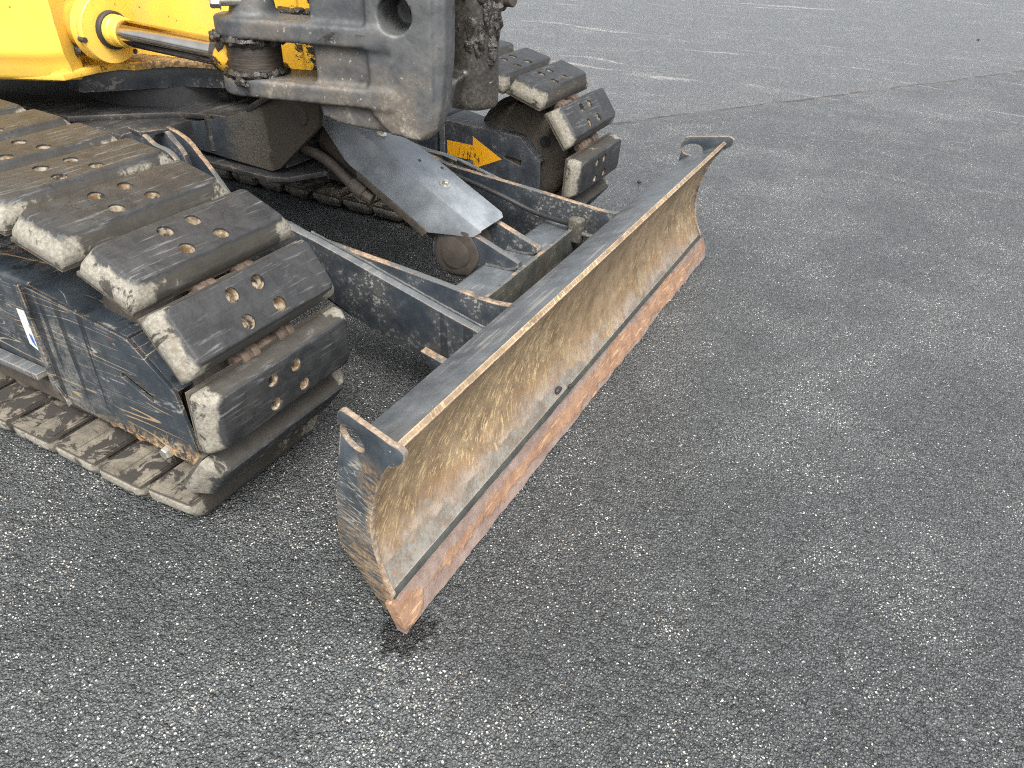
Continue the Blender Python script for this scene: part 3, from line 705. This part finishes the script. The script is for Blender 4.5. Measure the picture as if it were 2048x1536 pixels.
# ---- tracks ------------------------------------------------------------------------
XI, ZI = -.7625, .374
def make_pad_mesh():
    bm = new()
    # profile across the track (v, h), lofted over the pad length
    pv = [(-.225, 0), (-.225, .024), (-.200, .056), (-.190, .058), (.188, .058), (.200, .055), (.225, .020), (.225, 0)]
    # three levels: foot, shoulder, worn top; long sides lean in, corners cut
    def ring(h, t0, t1, v0, v1, c):
        return [bm.verts.new(p) for p in ((t0, v0+c, h), (t0+c, v0, h), (t1-c*.7, v0, h), (t1, v0+c*.7, h), (t1, v1-c, h), (t1-c, v1, h), (t0+c*.7, v1, h), (t0, v1-c*.7, h))]
    rs = [ring(0, -.0740, .0740, -.225, .225, .010), ring(.022, -.0740, .0725, -.225, .225, .012), ring(.0575, -.0680, .0545, -.199, .199, .013)]
    for a, b in zip(rs, rs[1:]):
        for i in range(8): bm.faces.new((a[i], a[(i+1) % 8], b[(i+1) % 8], b[i]))
    bm.faces.new(rs[0][::-1]); bm.faces.new(rs[-1])
    o = obj('pad_block', bm, M['rubber'], None, bevel=.0038, seg=2, bev_angle=16)
    bmc = new()
    for a, b in ((-.034, -.052), (-.034, .020), (.029, -.054), (.028, .038)):
        cyl(bmc, (a, b, .028), (a, b, .09), .0165, 18)
    c = obj('cutter', bmc, M['rubber'])
    md = o.modifiers.new('b', 'BOOLEAN'); md.operation = 'DIFFERENCE'; md.object = c; md.solver = 'EXACT'
    dg = bpy.context.evaluated_depsgraph_get()
    me = bpy.data.meshes.new_from_object(o.evaluated_get(dg))
    bpy.data.objects.remove(o); bpy.data.objects.remove(c)
    bm = new(); bm.from_mesh(me)
    # bolt heads at the bottom of the holes and the steel shoe with raised ribs on the inner side
    for a, b in ((-.034, -.052), (-.034, .020), (.029, -.054), (.029, .038)):
        lathe(bm, (a, b, .026), (0, 0, 1), [(0, .011), (.006, .0105), (.0085, .008)], 6)
    box(bm, -.078, .072, -.221, .221, -.009, -.0005)
    box(bm, -.074, -.012, -.205, -.100, -.0125, -.0085); box(bm, .004, .064, -.205, -.115, -.0125, -.0085)
    bm.to_mesh(me); bm.free()
    for p in me.polygons: p.use_smooth = True
    me.set_sharp_from_angle(angle=R(34)); me.name = 'track_pad'
    return me
PAD = make_pad_mesh()
def chain_link_mesh():
    bm = new()
    cyl(bm, (0, -.088, -.030), (0, .088, -.030), .0155, 14, .002)
    for v in (-.075, -.045, .032, .062):
        lathe(bm, (0, v, -.030), (0, 1, 0), [(0, .021), (.002, .024), (.018, .024), (.020, .021)], 18)
    for v in (-.060, .047):
        prism(bm, [(-.085, v, -.012), (.01, v, -.012), (.03, v, -.030), (.01, v, -.052), (-.085, v, -.052)], (0, .018, 0))
    o = obj('l', bm, M['chain'], None, bevel=.0012, sharp=40, bev_angle=50); me = o.data; me.name = 'track_link'; bpy.data.objects.remove(o); return me
LINK = chain_link_mesh()
def pose(x, z, th, y):
    n = Vector((math.cos(th), 0, math.sin(th))); t = Vector((math.sin(th), 0, -math.cos(th)))
    m = Matrix((t, Vector((0, 1, 0)), n)).transposed().to_4x4(); m.translation = (x, y, z); return m
def track(y, arc, name_label):
    bm = new()
    inn = .80 if y > YC else 1
    # idler wheel is the track's own chain wheel, the frame a separate part
    root = bpy.data.objects.new('track', None); COL.objects.link(root); root.parent = exc; root['label'] = name_label
    L = []
    d = .2686
    for a in arc: L.append((XI+d*math.cos(R(a)), ZI+d*math.sin(R(a)), R(a)))
    tops = [(-.846, .664, 77), (-1.018, .692, 84), (-1.192, .705, 86), (-1.366, .715, 87), (-1.540, .722, 88)]
    tops += [(-1.714-.174*i, .726, 90) for i in range(6)]
    bots = [(-.671, .079, -84), (-.848, .0615, -89)]+[(-1.023-.175*i, .0600, -90) for i in range(10)]
    for x, z, a in tops+bots: L.append((x, z, R(a)))
    for a in (120, 155, 190, 225, 255): L.append((-2.75+.3*math.cos(R(a)), .385+.3*math.sin(R(a)), R(a)))
    rnd = random.Random(int(y*100))
    for x, z, th in L:
        p = bpy.data.objects.new('track_pad', PAD); COL.objects.link(p); p.parent = root
        p.matrix_world = pose(x, z, th+R(rnd.uniform(-.7, .7)), y+rnd.uniform(-.003, .003)) @ Matrix.Scale(1, 4)
        q = bpy.data.objects.new('track_link', LINK); COL.objects.link(q); q.parent = root
        n = Vector((math.cos(th), 0, math.sin(th))); tg = Vector((math.sin(th), 0, -math.cos(th)))
        c = Vector((x, 0, z))+tg*.088+n*.008
        q.matrix_world = pose(c.x, c.z, th, y)
    # idler wheel
    bm = new(); lathe(bm, (XI, y-.085, ZI), (0, 1, 0), [(0, .05), (0, .17), (.012, .195), (.030, .205), (.055, .205), (.057, .232), (.113, .232), (.115, .205), (.14, .205), (.158, .195), (.17, .17), (.17, .05)], 48)
    for v in bm.verts:
        if abs(v.co.y-y) > .06: v.co.y += .004*mnoise.noise(v.co*14)
    w = obj('idler', bm, M['muddy'], root, sharp=45)
    return root
tn = track(.202, [68, 34, -1.5, -38], 'near track with dusty worn rubber pads')
tf = track(2*YC-.202+.01, [73, 36.4, -2, -38.5], 'far track with pale dusty pad ends')
for k_, (yy) in enumerate((.202, 1.998)):
    s = -1 if yy > YC else 1
    bm = new()
    for q in range(3):
        a = R(20+120*q+14); cyl(bm, (XI+.135*math.cos(a), yy+s*.086, ZI+.135*math.sin(a)), (XI+.135*math.cos(a), yy+s*.0865, ZI+.135*math.sin(a)), .024, 16)
    obj('wheel_hole', bm, M['hose'], tn if yy < YC else tf)

# ---- track frames -----------------------------------------------------------------
def frame(s):
    """s=+1 near track (outer side faces the camera), -1 far track (inner side faces the camera)"""
    if s > 0: Y = lambda y: y
    else: Y = lambda y: 2*YC-y+.005
    ya, yb = (.060, .335) if s > 0 else (.055, .345)
    bm = new(); plate_y(bm, [(-2.9, .478), (-1.14, .478), (-1.14, .20), (-1.3, .17), (-2.9, .17)], Y(ya+.0225), Y(yb-.02))
    fr = obj('track_frame', bm, M['frame'] if s < 0 else M['guardp'], exc, bevel=.014, seg=3)
    # nose guard: a bent sheet box round the idler yoke
    if s > 0:
        xz = rounded([(-1.124, .486), (-.775, .444), (-.655, .338), (-.625, .160), (-.655, .128), (-1.095, .150), (-1.135, .20)], [.025, .02, .0, .0, .0, .02, .02], 4)
        slot = [(x, z) for x, z in rounded([(-.840, .322), (-.830, .340), (-.735, .300), (-.742, .280)], .009, 3)]
        bm = new(); holed(bm, xz, [slot], lambda p: (p[0], .060, p[1]), (0, .010, 0))
        ng = obj('nose_guard', bm, M['guardp'], fr, bevel=.0035, seg=3, bev_angle=40, sharp=40)
        bm = new(); prism(bm, [(-1.12, .0705, .4845), (-.785, .0705, .4425), (-.785, .33, .4445), (-1.12, .33, .4865)], (0, 0, -.012)); obj('guard_top', bm, M['guardp'], fr, bevel=.003)
        bm = new(); prism(bm, [(-.775, .072, .442), (-.658, .072, .336), (-.658, .16, .336), (-.775, .16, .442)], (-.008, 0, -.009)); obj('guard_nose', bm, M['guardp'], fr, bevel=.003)
        bm = new(); plate_y(bm, [(-.86, .335), (-.85, .35), (-.71, .30), (-.72, .26)], .074, .20); obj('yoke_arm', bm, M['rustbolt'], fr, bevel=.003)
        bm = new(); plate_y(bm, rounded([(-1.134, .480), (-1.120, .492), (-1.128, .20), (-1.092, .148), (-1.102, .142), (-1.146, .20)], .006, 3), .052, .0595); obj('guard_rim', bm, M['guardp'], fr, bevel=.002)
        # rail and roller guard below
        bm = new(); plate_y(bm, [(-2.9, .215), (-1.19, .215), (-1.19, .196), (-2.9, .196)], .046, .08); obj('frame_rail', bm, M['top'], fr, bevel=.003)
        bm = new(); plate_y(bm, [(-2.9, .19), (-.70, .150), (-.66, .100), (-2.9, .11)], .085, .12); obj('roller_guard', bm, M['muddy'], fr, bevel=.006)
        for x, z in ((-.955, .137), (-.860, .130)):
            bm = new(); lathe(bm, (x, .086, z), (0, -1, 0), [(0, .018), (.012, .018), (.018, .013), (.020, .006)], 16); obj('roller_bolt', bm, M['rustbolt'], fr)
        bm = new(); hexbolt(bm, (-.745, .075, .134), (0, -1, 0), .017, .026, 0); obj('hex_bolt', bm, M['zinc'], fr)
        for x in (-1.38, -1.72, -2.05, -2.4):
            bm = new(); lathe(bm, (x, .09, .135), (0, 1, 0), [(0, .05), (.02, .075), (.20, .075), (.22, .05)], 24); obj('track_roller', bm, M['muddy'], fr)
        # white sticker with a blue mark
        bm = new(); prism(bm, [(-1.229, .0800, .384), (-1.199, .0800, .384), (-1.196, .0800, .265), (-1.231, .0800, .280)], (0, .0012, 0)); st = obj('sticker', bm, M['sticker'], fr)
        bm = new(); prism(bm, [(-1.216, .0792, .315), (-1.205, .0792, .312), (-1.203, .0792, .276), (-1.214, .0792, .290)], (0, .0006, 0)); obj('sticker_print', bm, M['ink'], fr)
    else:
        yf = Y(.335)
        xz = [(-1.115, .482), (-.742, .468), (-.645, .382), (-.640, .14), (-1.115, .14)]
        slot = rounded([(-.812, .372), (-.808, .384), (-.728, .376), (-.732, .350)], .007, 3)
        bm = new(); holed(bm, xz, [slot], lambda p: (p[0], yf, p[1]), (0, .010, 0))
        obj('nose_guard', bm, M['frame'], fr, bevel=.002, bev_angle=40, sharp=40)
        bm = new(); prism(bm, [(-1.115, yf+.0105, .481), (-.745, yf+.0105, .467), (-.755, yf+.16, .467), (-1.0, yf+.16, .478), (-1.115, yf+.20, .481)], (0, 0, -.011)); obj('guard_top', bm, M['frame'], fr, bevel=.004, seg=3)
        bm = new(); prism(bm, [(-.742, yf+.0105, .466), (-.648, yf+.0105, .380), (-.648, yf+.075, .380), (-.742, yf+.075, .466)], (-.008, 0, -.008)); obj('guard_nose', bm, M['frame'], fr, bevel=.002)
        bm = new(); plate_y(bm, [(-.82, .385), (-.80, .386), (-.72, .38), (-.72, .345), (-.82, .36)], yf+.012, yf+.03); obj('yoke_arm', bm, M['muddy'], fr)
        bm = new(); box(bm, -1.118, -1.092, yf-.006, yf-.0005, .14, .483); obj('guard_rim', bm, M['top'], fr, bevel=.002)
        bm = new(); plate_y(bm, [(-2.9, .12), (-1.1, .12), (-1.1, .46), (-2.9, .46)], yf+.03, yf+.05); obj('frame_side', bm, M['dark'], fr)
        # orange direction arrow
        A = [(-1.083, .401), (-.957, .3985), (-.957, .435), (-.820, .364), (-.957, .302), (-.957, .337), (-1.083, .338)]
        bm = new(); plate_y(bm, A, yf-.0012, yf-.0002); obj('direction_arrow', bm, M['arrow'], fr)
        bm = new(); plate_y(bm, [(-2.9, .19), (-.75, .19), (-.70, .10), (-2.9, .10)], yf+.02, yf+.05); obj('roller_guard', bm, M['dark'], fr)
        for x in (-1.05, -1.38, -1.72, -2.05, -2.4):
            bm = new(); lathe(bm, (x, 1.90, .135), (0, 1, 0), [(0, .05), (.02, .075), (.20, .075), (.22, .05)], 24); obj('track_roller', bm, M['muddy'], fr)
    return fr
frame(1); frame(-1)

# ---- centre frame -------------------------------------------------------------------
bm = new(); plate_y(bm, [(-1.95, .64), (-1.43, .632), (-1.27, .672), (-1.075, .75), (-.895, .768), (-.908, .694), (-1.088, .539), (-1.123, .525), (-1.26, .53), (-1.44, .54), (-1.95, .50)], .90, .92)
cf = obj('centre_frame', bm, M['mud'], exc, bevel=.003, bev_angle=30)
bm = new(); plate_y(bm, [(-1.95, .64), (-1.43, .632), (-1.27, .672), (-1.075, .75), (-.91, .765), (-.92, .694), (-1.10, .539), (-1.26, .53), (-1.95, .50)], 1.27, 1.29); obj('frame_side', bm, M['mud'], cf, bevel=.003)
bm = new(); lathe(bm, (-.975, .8995, .717), (0, -1, 0), [(0, .030), (.004, .028)], 24); obj('pin_cap', bm, M['mudpin'], cf)
bm = new(); prism(bm, [(-1.5, .865, .505), (-1.30, .862, .510), (-1.115, .862, .505), (-1.06, .90, .500), (-1.0, 1.02, .500), (-1.0, 1.17, .5), (-1.06, 1.29, .5), (-1.115, 1.33, .505), (-1.5, 1.33, .505)], (0, 0, .016)); obj('bottom_plate', bm, M['dark'], cf, bevel=.003)
bm = new(); prism(bm, [(-1.075, .92, .54), (-1.075, 1.27, .54), (-1.10, 1.27, .70), (-1.10, .92, .70)], (-.012, 0, 0)); obj('front_plate', bm, M['dark'], cf)
rim = spline([(-1.72, .66), (-1.60, .78), (-1.50, .87), (-1.42, .91), (-1.33, .93), (-1.23, .91), (-1.10, .88), (-1.02, .90), (-.98, 1.0), (-.97, 1.095)], 3)
rim = rim+[(x, 2*YC-y) for x, y in rim[::-1][1:]]
bm = new(); plate_z(bm, [(-2.6, .66)]+rim+[(-2.6, 2*YC-.66)], .640, .658)
for v in bm.verts:
    if v.co.x > -1.30: v.co.z += .55*(v.co.x+1.30)*(.9 if v.co.x < -1.0 else .8)
obj('top_plate', bm, M['dark'], cf, bevel=.004, bev_angle=50)
bm = new(); cyl(bm, (-1.78, YC+.05, .645), (-1.78, YC+.05, .73), .31, 56, .01); obj('slew_ring', bm, M['dark'], cf)
for yy in (.30, 1.55):
    bm = new(); box(bm, -1.95, -1.55, yy, yy+.36, .34, .58); obj('frame_leg', bm, M['dark'], cf, bevel=.02)
bm = new(); box(bm, -2.4, -1.45, .66, 1.53, .50, .64); obj('frame_core', bm, M['dark'], cf, bevel=.02)
bm = new(); cyl(bm, (-1.375, .905, .55), (-1.375, .905, .66), .012, 12); obj('drain_pipe', bm, M['dark'], cf)
# arched pivot plates of the near push arm (and their mirror)
la = spline([(-1.50, .46), (-1.485, .56), (-1.471, .609), (-1.446, .636), (-1.41, .660), (-1.349, .676), (-1.320, .669), (-1.289, .650), (-1.240, .642), (-1.212, .624), (-1.196, .598), (-1.175, .565), (-1.16, .53)], 3)
ma = spline([(-1.40, .63), (-1.341, .665), (-1.305, .640), (-1.276, .612), (-1.262, .575), (-1.25, .53)], 3)
ra = spline([(-1.50, .56), (-1.444, .632), (-1.414, .640), (-1.349, .618), (-1.307, .580), (-1.273, .545), (-1.235, .503), (-1.20, .46)], 3)
for s in (0, 1):
    Y = (lambda y: y) if s == 0 else (lambda y: 2*YC-y)
    for pts, y in ((la, .62), (ma, .70), (ra, .78)):
        bm = new(); plate_y(bm, pts+[(-1.2, .40), (-1.5, .40)], Y(y), Y(y+.018)); rimmed(obj('pivot_plate', bm, M['steel'], cf, bevel=.0025, bev_angle=45, sharp=40), up=True)
    bm = new(); prism(bm, [(-1.375, Y(.615), .676), (-1.325, Y(.615), .670), (-1.33, Y(.72), .655), (-1.38, Y(.72), .66)], (0, 0, .012)); obj('pivot_cap', bm, M['steel'], cf, bevel=.003)

# ---- swing bracket (one casting) and what hangs on it --------------------------------
PIN = Vector((-1.01, .74, 0)); ph = R(14); E1 = Vector((math.cos(ph), math.sin(ph), 0)); E2 = Vector((-math.sin(ph), math.cos(ph), 0))
def L3(a, b, z): return PIN+E1*a+E2*b+Vector((0, 0, z))
def pz(bm, ab, z0, z1): return prism(bm, [L3(a, b, z0) for a, b in ab], (0, 0, z1-z0))
def pe2(bm, az, b0, b1): return prism(bm, [L3(a, b0, z) for a, z in az], E2*(b1-b0))
forkplan = [(.04+.088*math.cos(t), .005+.078*math.sin(t)) for t in [R(90)+R(180)*i/16 for i in range(17)]]
forkplan = forkplan+[(.20, -.073), (.46, -.073), (.46, .16), (.25, .11)]
parts = []
bm = new(); pz(bm, forkplan, .956, 1.004)                                            # upper fork
pz(bm, forkplan, .815, .862)                                                         # lower fork
cheek = spline([(.246, 1.45), (.246, .90), (.248, .80), (.268, .775), (.34, .760), (.45, .752), (.53, .744), (.562, .766), (.580, .82), (.592, .91), (.598, 1.02), (.602, 1.45)], 3)
pe2(bm, cheek, -.052, .03)
pe2(bm, [(.40, 1.45), (.40, .80), (.45, .752), (.53, .744), (.552, .766), (.566, .82), (.572, 1.45)], -.066, -.03)
pe2(bm, [(.30, 1.45), (.30, .80), (.52, .80), (.52, 1.45)], .0, .34)                # body behind
lathe(bm, L3(.568, .262, .765), (0, 0, 1), [(0, .066), (.006, .076), (.70, .076)], 36)    # swing pin boss
pe2(bm, [(.42, 1.45), (.42, .80), (.50, .775), (.58, .80), (.60, 1.45)], .22, .32)
pe2(bm, [(.40, .875), (.40, .785), (.50, .768), (.555, .79), (.575, .865)], .0, .27)
lathe(bm, L3(.055, .01, 1.0), (0, 0, 1), [(0, .070), (.012, .058), (.06, .054), (.24, .054)], 32)   # upper pin head
raw = obj('raw', bm, M['cast'])
cut = new(); lathe(cut, L3(.475, .04, 1.035), -E2, [(0, .034), (.09, .042), (.2, .056)], 28)
lathe(cut, L3(.618, .104, .875), (0, 0, 1), [(0, .015), (.02, .05), (.06, .071), (.75, .071)], 28)
co = obj('cut', cut, M['cast'])
def md(o, t, **kw):
    m = o.modifiers.new(t, t)
    for k, v in kw.items(): setattr(m, k, v)
md(raw, 'REMESH', mode='VOXEL', voxel_size=.0068)
md(raw, 'BOOLEAN', operation='DIFFERENCE', object=co, solver='EXACT')
m1 = bpy.data.meshes.new_from_object(raw.evaluated_get(bpy.context.evaluated_depsgraph_get()))
bpy.data.objects.remove(raw); bpy.data.objects.remove(co)
bm = new(); bm.from_mesh(m1); m2 = bpy.data.meshes.new('m2')
m2.from_pydata([v.co[:] for v in bm.verts], [], [[v.index for v in f.verts] for f in bm.faces]); bm.free()
raw = bpy.data.objects.new('raw', m2); COL.objects.link(raw); m2.materials.append(M['cast'])
md(raw, 'REMESH', mode='VOXEL', voxel_size=.0046)
md(raw, 'SMOOTH', factor=.5, iterations=3)
me = bpy.data.meshes.new_from_object(raw.evaluated_get(bpy.context.evaluated_depsgraph_get()))
bpy.data.objects.remove(raw)
_n = [v.normal.copy() for v in me.vertices]
for v, n_ in zip(me.vertices, _n): v.co += n_*(.0010*mnoise.noise(v.co*22)+.0006*mnoise.noise(v.co*90))
for p in me.polygons: p.use_smooth = True
me.name = 'swing_bracket'
sb = bpy.data.objects.new('swing_bracket', me); COL.objects.link(sb); sb.parent = exc
bm = new(); hexbolt(bm, L3(.012, -.062, 1.042), (-E1*.8-E2*.6), .019, .022, .022); cyl(bm, L3(.012, -.062, 1.042), L3(.10, 0, 1.042), .014, 12); obj('retaining_bolt', bm, M['zinc'], sb)
bm = new(); hexbolt(bm, L3(.085, .06, 1.05), (E1*.9-E2*.4), .017, .02, 0); obj('retaining_bolt', bm, M['hose'], sb)
bm = new(); cyl(bm, L3(.638, .285, 1.045), L3(.683, .270, 1.045), .020, 14, .003); lathe(bm, L3(.640, .285, 1.045), E1, [(0, .032), (.012, .032), (.016, .028)], 18); obj('grease_cap', bm, M['mudpin'], sb)
bm = new(); grease_ring(bm, L3(.045, .005, .948), .074, .011, 1); obj('grease_ring', bm, M['grease'], sb)
bm = new(); grease_ring(bm, L3(.045, .005, .868), .076, .009, 5); obj('grease_ring', bm, M['grease'], sb)
def lump(*a):
    bm = new(); blob(bm, *a); obj('grease_lump', bm, M['grease'], sb)
lump(L3(-.028, -.045, .955), (.022, .016, .014), .5, 60, 3, 2); lump(L3(-.035, -.02, .925), (.014, .012, .018), .5, 60, 3, 4)
lump(L3(.05, -.085, .853), (.02, .009, .012), .6, 60, 3, 6)
for i, a in enumerate((.11, .15, .185)): lump(L3(a, .07, 1.008), (.022, .02, .010), .5, 50, 3, 10+i)
for i in range(22):
    rr = random.Random(i); z = rr.uniform(.89, 1.09); rr.random()
    t_ = R(-95+100*rr.random())
    lump(L3(.568+.072*math.cos(t_), .262+.072*math.sin(t_), z), (rr.uniform(.009, .019), rr.uniform(.008, .015), rr.uniform(.016, .044)), .6, 55, 3, 20+i)
for i in range(7):
    rr = random.Random(50+i); lump(L3(.50+rr.uniform(-.02, .03), .035, 1.035+rr.uniform(-.03, .02)), (.014, .010, .016), .6, 60, 3, 60+i)

# ---- swing cylinder --------------------------------------------------------------------
yr = .745
A0 = Vector((-1.552, yr, .916)); A1 = Vector((-1.055, yr, .900)); dr = (A1-A0).normalized()
bm = new(); lathe(bm, A0-dr*.62, dr, [(0, .05), (.001, .078), (.60, .078)], 48)
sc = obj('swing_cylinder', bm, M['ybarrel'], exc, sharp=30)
bm = new(); lathe(bm, A0-dr*.62, dr, [(.602, .080), (.604, .090), (.606, .0935), (.632, .0935), (.633, .0915), (.637, .0915), (.638, .0935), (.650, .0935), (.654, .091), (.655, .052)], 48); obj('flange', bm, M['yellow'], sc, sharp=30)
bm = new(); lathe(bm, A0+dr*.036, dr, [(0, .052), (.012, .052), (.015, .048)], 36); obj('wiper_seal', bm, M['hose'], sc)
bm = new(); lathe(bm, A0+dr*.045, dr, [(0, .044), (.022, .043), (.026, .040), (.050, .040), (.053, .036)], 36); obj('gland', bm, M['yellow'], sc)
for a in (25, 145, 268):
    t_ = R(a); u = dr.orthogonal().normalized(); w = dr.cross(u); q = u*math.cos(t_)+w*math.sin(t_)
    bm = new(); cyl(bm, A0+dr*.012+q*.092, A0+dr*.0358+q*.092, .0075, 12); obj('spanner_notch', bm, M['mudpin'], sc)
bm = new(); lathe(bm, A0+dr*.06, dr, [(0, .0355), (.42, .0355)], 40); obj('rod', bm, M['chrome'], sc)
bm = new(); lathe(bm, L3(.045, .005, .863), (0, 0, 1), [(0, .064), (.004, .070), (.085, .070), (.090, .064)], 40)
cyl(bm, A1-dr*.03, A1+dr*.05, .046, 28, .006); obj('rod_eye', bm, M['boss'], sc)

# ---- upper body ---------------------------------------------------------------------------
Rd = Vector((.879, .476, 0)); Nd = Vector((.476, -.879, 0))
P0 = Vector((-1.578, .600, 0))
def pan(u, o, z): return P0-Rd*u+Nd*o+Vector((0, 0, z))
sec = rounded([(0.0, 1.75), (0.0, .86), (-.012, .835), (-.028, .785), (-.055, .775), (-.085, .79), (-.085, 1.75)], [0, .03, .02, .022, .02, .02, 0], 4)
bm = new(); n = 24; rows = []
for i in range(n+1):
    u = -.0 + 1.25*(i/n)**1.0
    inset = .06*max(0, 1-u/.035)**2 if u < .035 else 0
    rows.append([bm.verts.new(pan(u, o-inset*.5, z)) for o, z in sec])
m_ = len(sec)
for a, b in zip(rows, rows[1:]):
    for j in range(m_): bm.faces.new((a[j], a[(j+1) % m_], b[(j+1) % m_], b[j]))
bm.faces.new(rows[0][::-1]); bm.faces.new(rows[-1])
up = obj('upper_body', bm, M['yellow'], exc, bevel=0, sharp=35)
# floor plate of the slewing frame: yellow lip above, dark belly below
lip = [(-1.60, .612), (-1.612, .735), (-1.600, .800), (-1.556, .815), (-1.535, .880), (-1.49, .935), (-1.405, .965), (-1.25, 1.0), (-1.05, 1.02), (-.95, 1.05), (-.95, 1.35), (-1.3, 1.5), (-1.5, 1.9), (-2.9, 1.9), (-2.9, .30), (-2.3, .28)]
bm = new(); plate_z(bm, lip, .786, .806); obj('floor_plate', bm, M['ydirtshade'], up, bevel=.003, bev_angle=40)
belly = [(-2.2, .98), (-1.80, .735), (-1.71, .725), (-1.60, .86), (-1.53, .96), (-1.40, 1.02), (-1.15, 1.06), (-1.05, 1.10), (-1.05, 1.30), (-1.5, 1.7), (-2.6, 1.7)]
bm = new(); plate_z(bm, belly, .716, .785); obj('frame_belly', bm, M['steel'], up, bevel=.006, bev_angle=20)
bm = new(); prism(bm, [(-2.3, .80, .807), (-1.70, .92, .807), (-1.22, 1.03, .807), (-1.22, 1.05, .807), (-1.7, .95, .807), (-2.3, .83, .807)], (0, 0, .62)); obj('inner_wall', bm, M['yellow'], up)
bm = new(); plate_z(bm, [(-1.20, 1.03), (-1.07, 1.045), (-1.04, 1.02), (-.98, 1.03), (-.90, 1.06), (-.82, 1.12), (-.82, 1.25), (-1.20, 1.3)], .80, 1.30); obj('hinge_block', bm, M['ygrease'], up, bevel=.004)
bm = new(); blob(bm, (-1.655, .688, .852), (.045, .012, .020), .7, 40, 4, 3); obj('barrel_shade_blob', bm, M['grease'], sc)  # black blob added to darken the recess below the barrel
bm = new(); cyl(bm, (-1.70, .70, 1.055), (-1.66, .68, 1.02), .022, 16, .004); obj('lifting_stud', bm, M['yellow'], up)
bm = new(); plate_z(bm, [(-2.6, .12), (-1.63, .62), (-1.66, .95), (-2.6, .95)], 1.055, 1.075); obj('shade_plate', bm, M['yellow'], up)  # unseen plate, added above the barrel to shade it
# the house above, out of the picture: it shades the tracks
bm = new(); plate_z(bm, [(-2.9, .2), (-2.35, .30), (-1.72, .66), (-1.70, .95), (-1.30, 1.10), (-1.30, 1.45), (-1.55, 1.95), (-2.9, 1.98), (-3.15, 1.1)], 1.30, 1.78); obj('engine_housing', bm, M['yellow'], up, bevel=.04, seg=3)
bm = new(); plate_z(bm, [(-2.75, 1.28), (-1.45, 1.28), (-1.35, 1.90), (-2.75, 1.94)], 1.785, 2.62); obj('cab', bm, M['glass'], up, bevel=.06, seg=3)
bm = new(); plate_z(bm, [(-2.80, 1.25), (-1.40, 1.25), (-1.30, 1.93), (-2.80, 1.97)], 2.625, 2.70); obj('cab_roof', bm, M['yellow'], up, bevel=.03)
bm = new(); prism(bm, [(-.72, .97, 1.40), (-.42, .97, 1.40), (-.05, .97, 2.35), (.95, .97, 3.10), (.85, .97, 3.35), (-.30, .97, 2.70)], (.0, .24, 0)); bo = obj('boom', bm, M['yellow'], exc, bevel=.02)
bm = new(); prism(bm, [(.75, 1.0, 3.40), (1.05, 1.0, 3.30), (1.95, 1.0, 1.95), (1.80, 1.0, 1.85)], (0, .18, 0)); obj('dipper_arm', bm, M['yellow'], exc, bevel=.02)

# ------------------------------------------------------------------ crumbs on the asphalt
def crumb(loc, r, label, seed):
    bm = new(); blob(bm, (0, 0, r*.55), (r, r*.8, r*.6), .5, .6/r, 2, seed)
    o = obj('crumb', bm, M['pebble']); o.location = loc
    o['label'] = label; o['category'] = 'crumb'; o['group'] = 'black crumbs lying on the asphalt'
crumb((-.572, 2.935, 0), .012, 'small black crumb on the asphalt beside the end of the far track', 1)
crumb((.985, 9.495, 0), .015, 'black crumb lying far off on pale scuffed asphalt, away from the machine', 2)
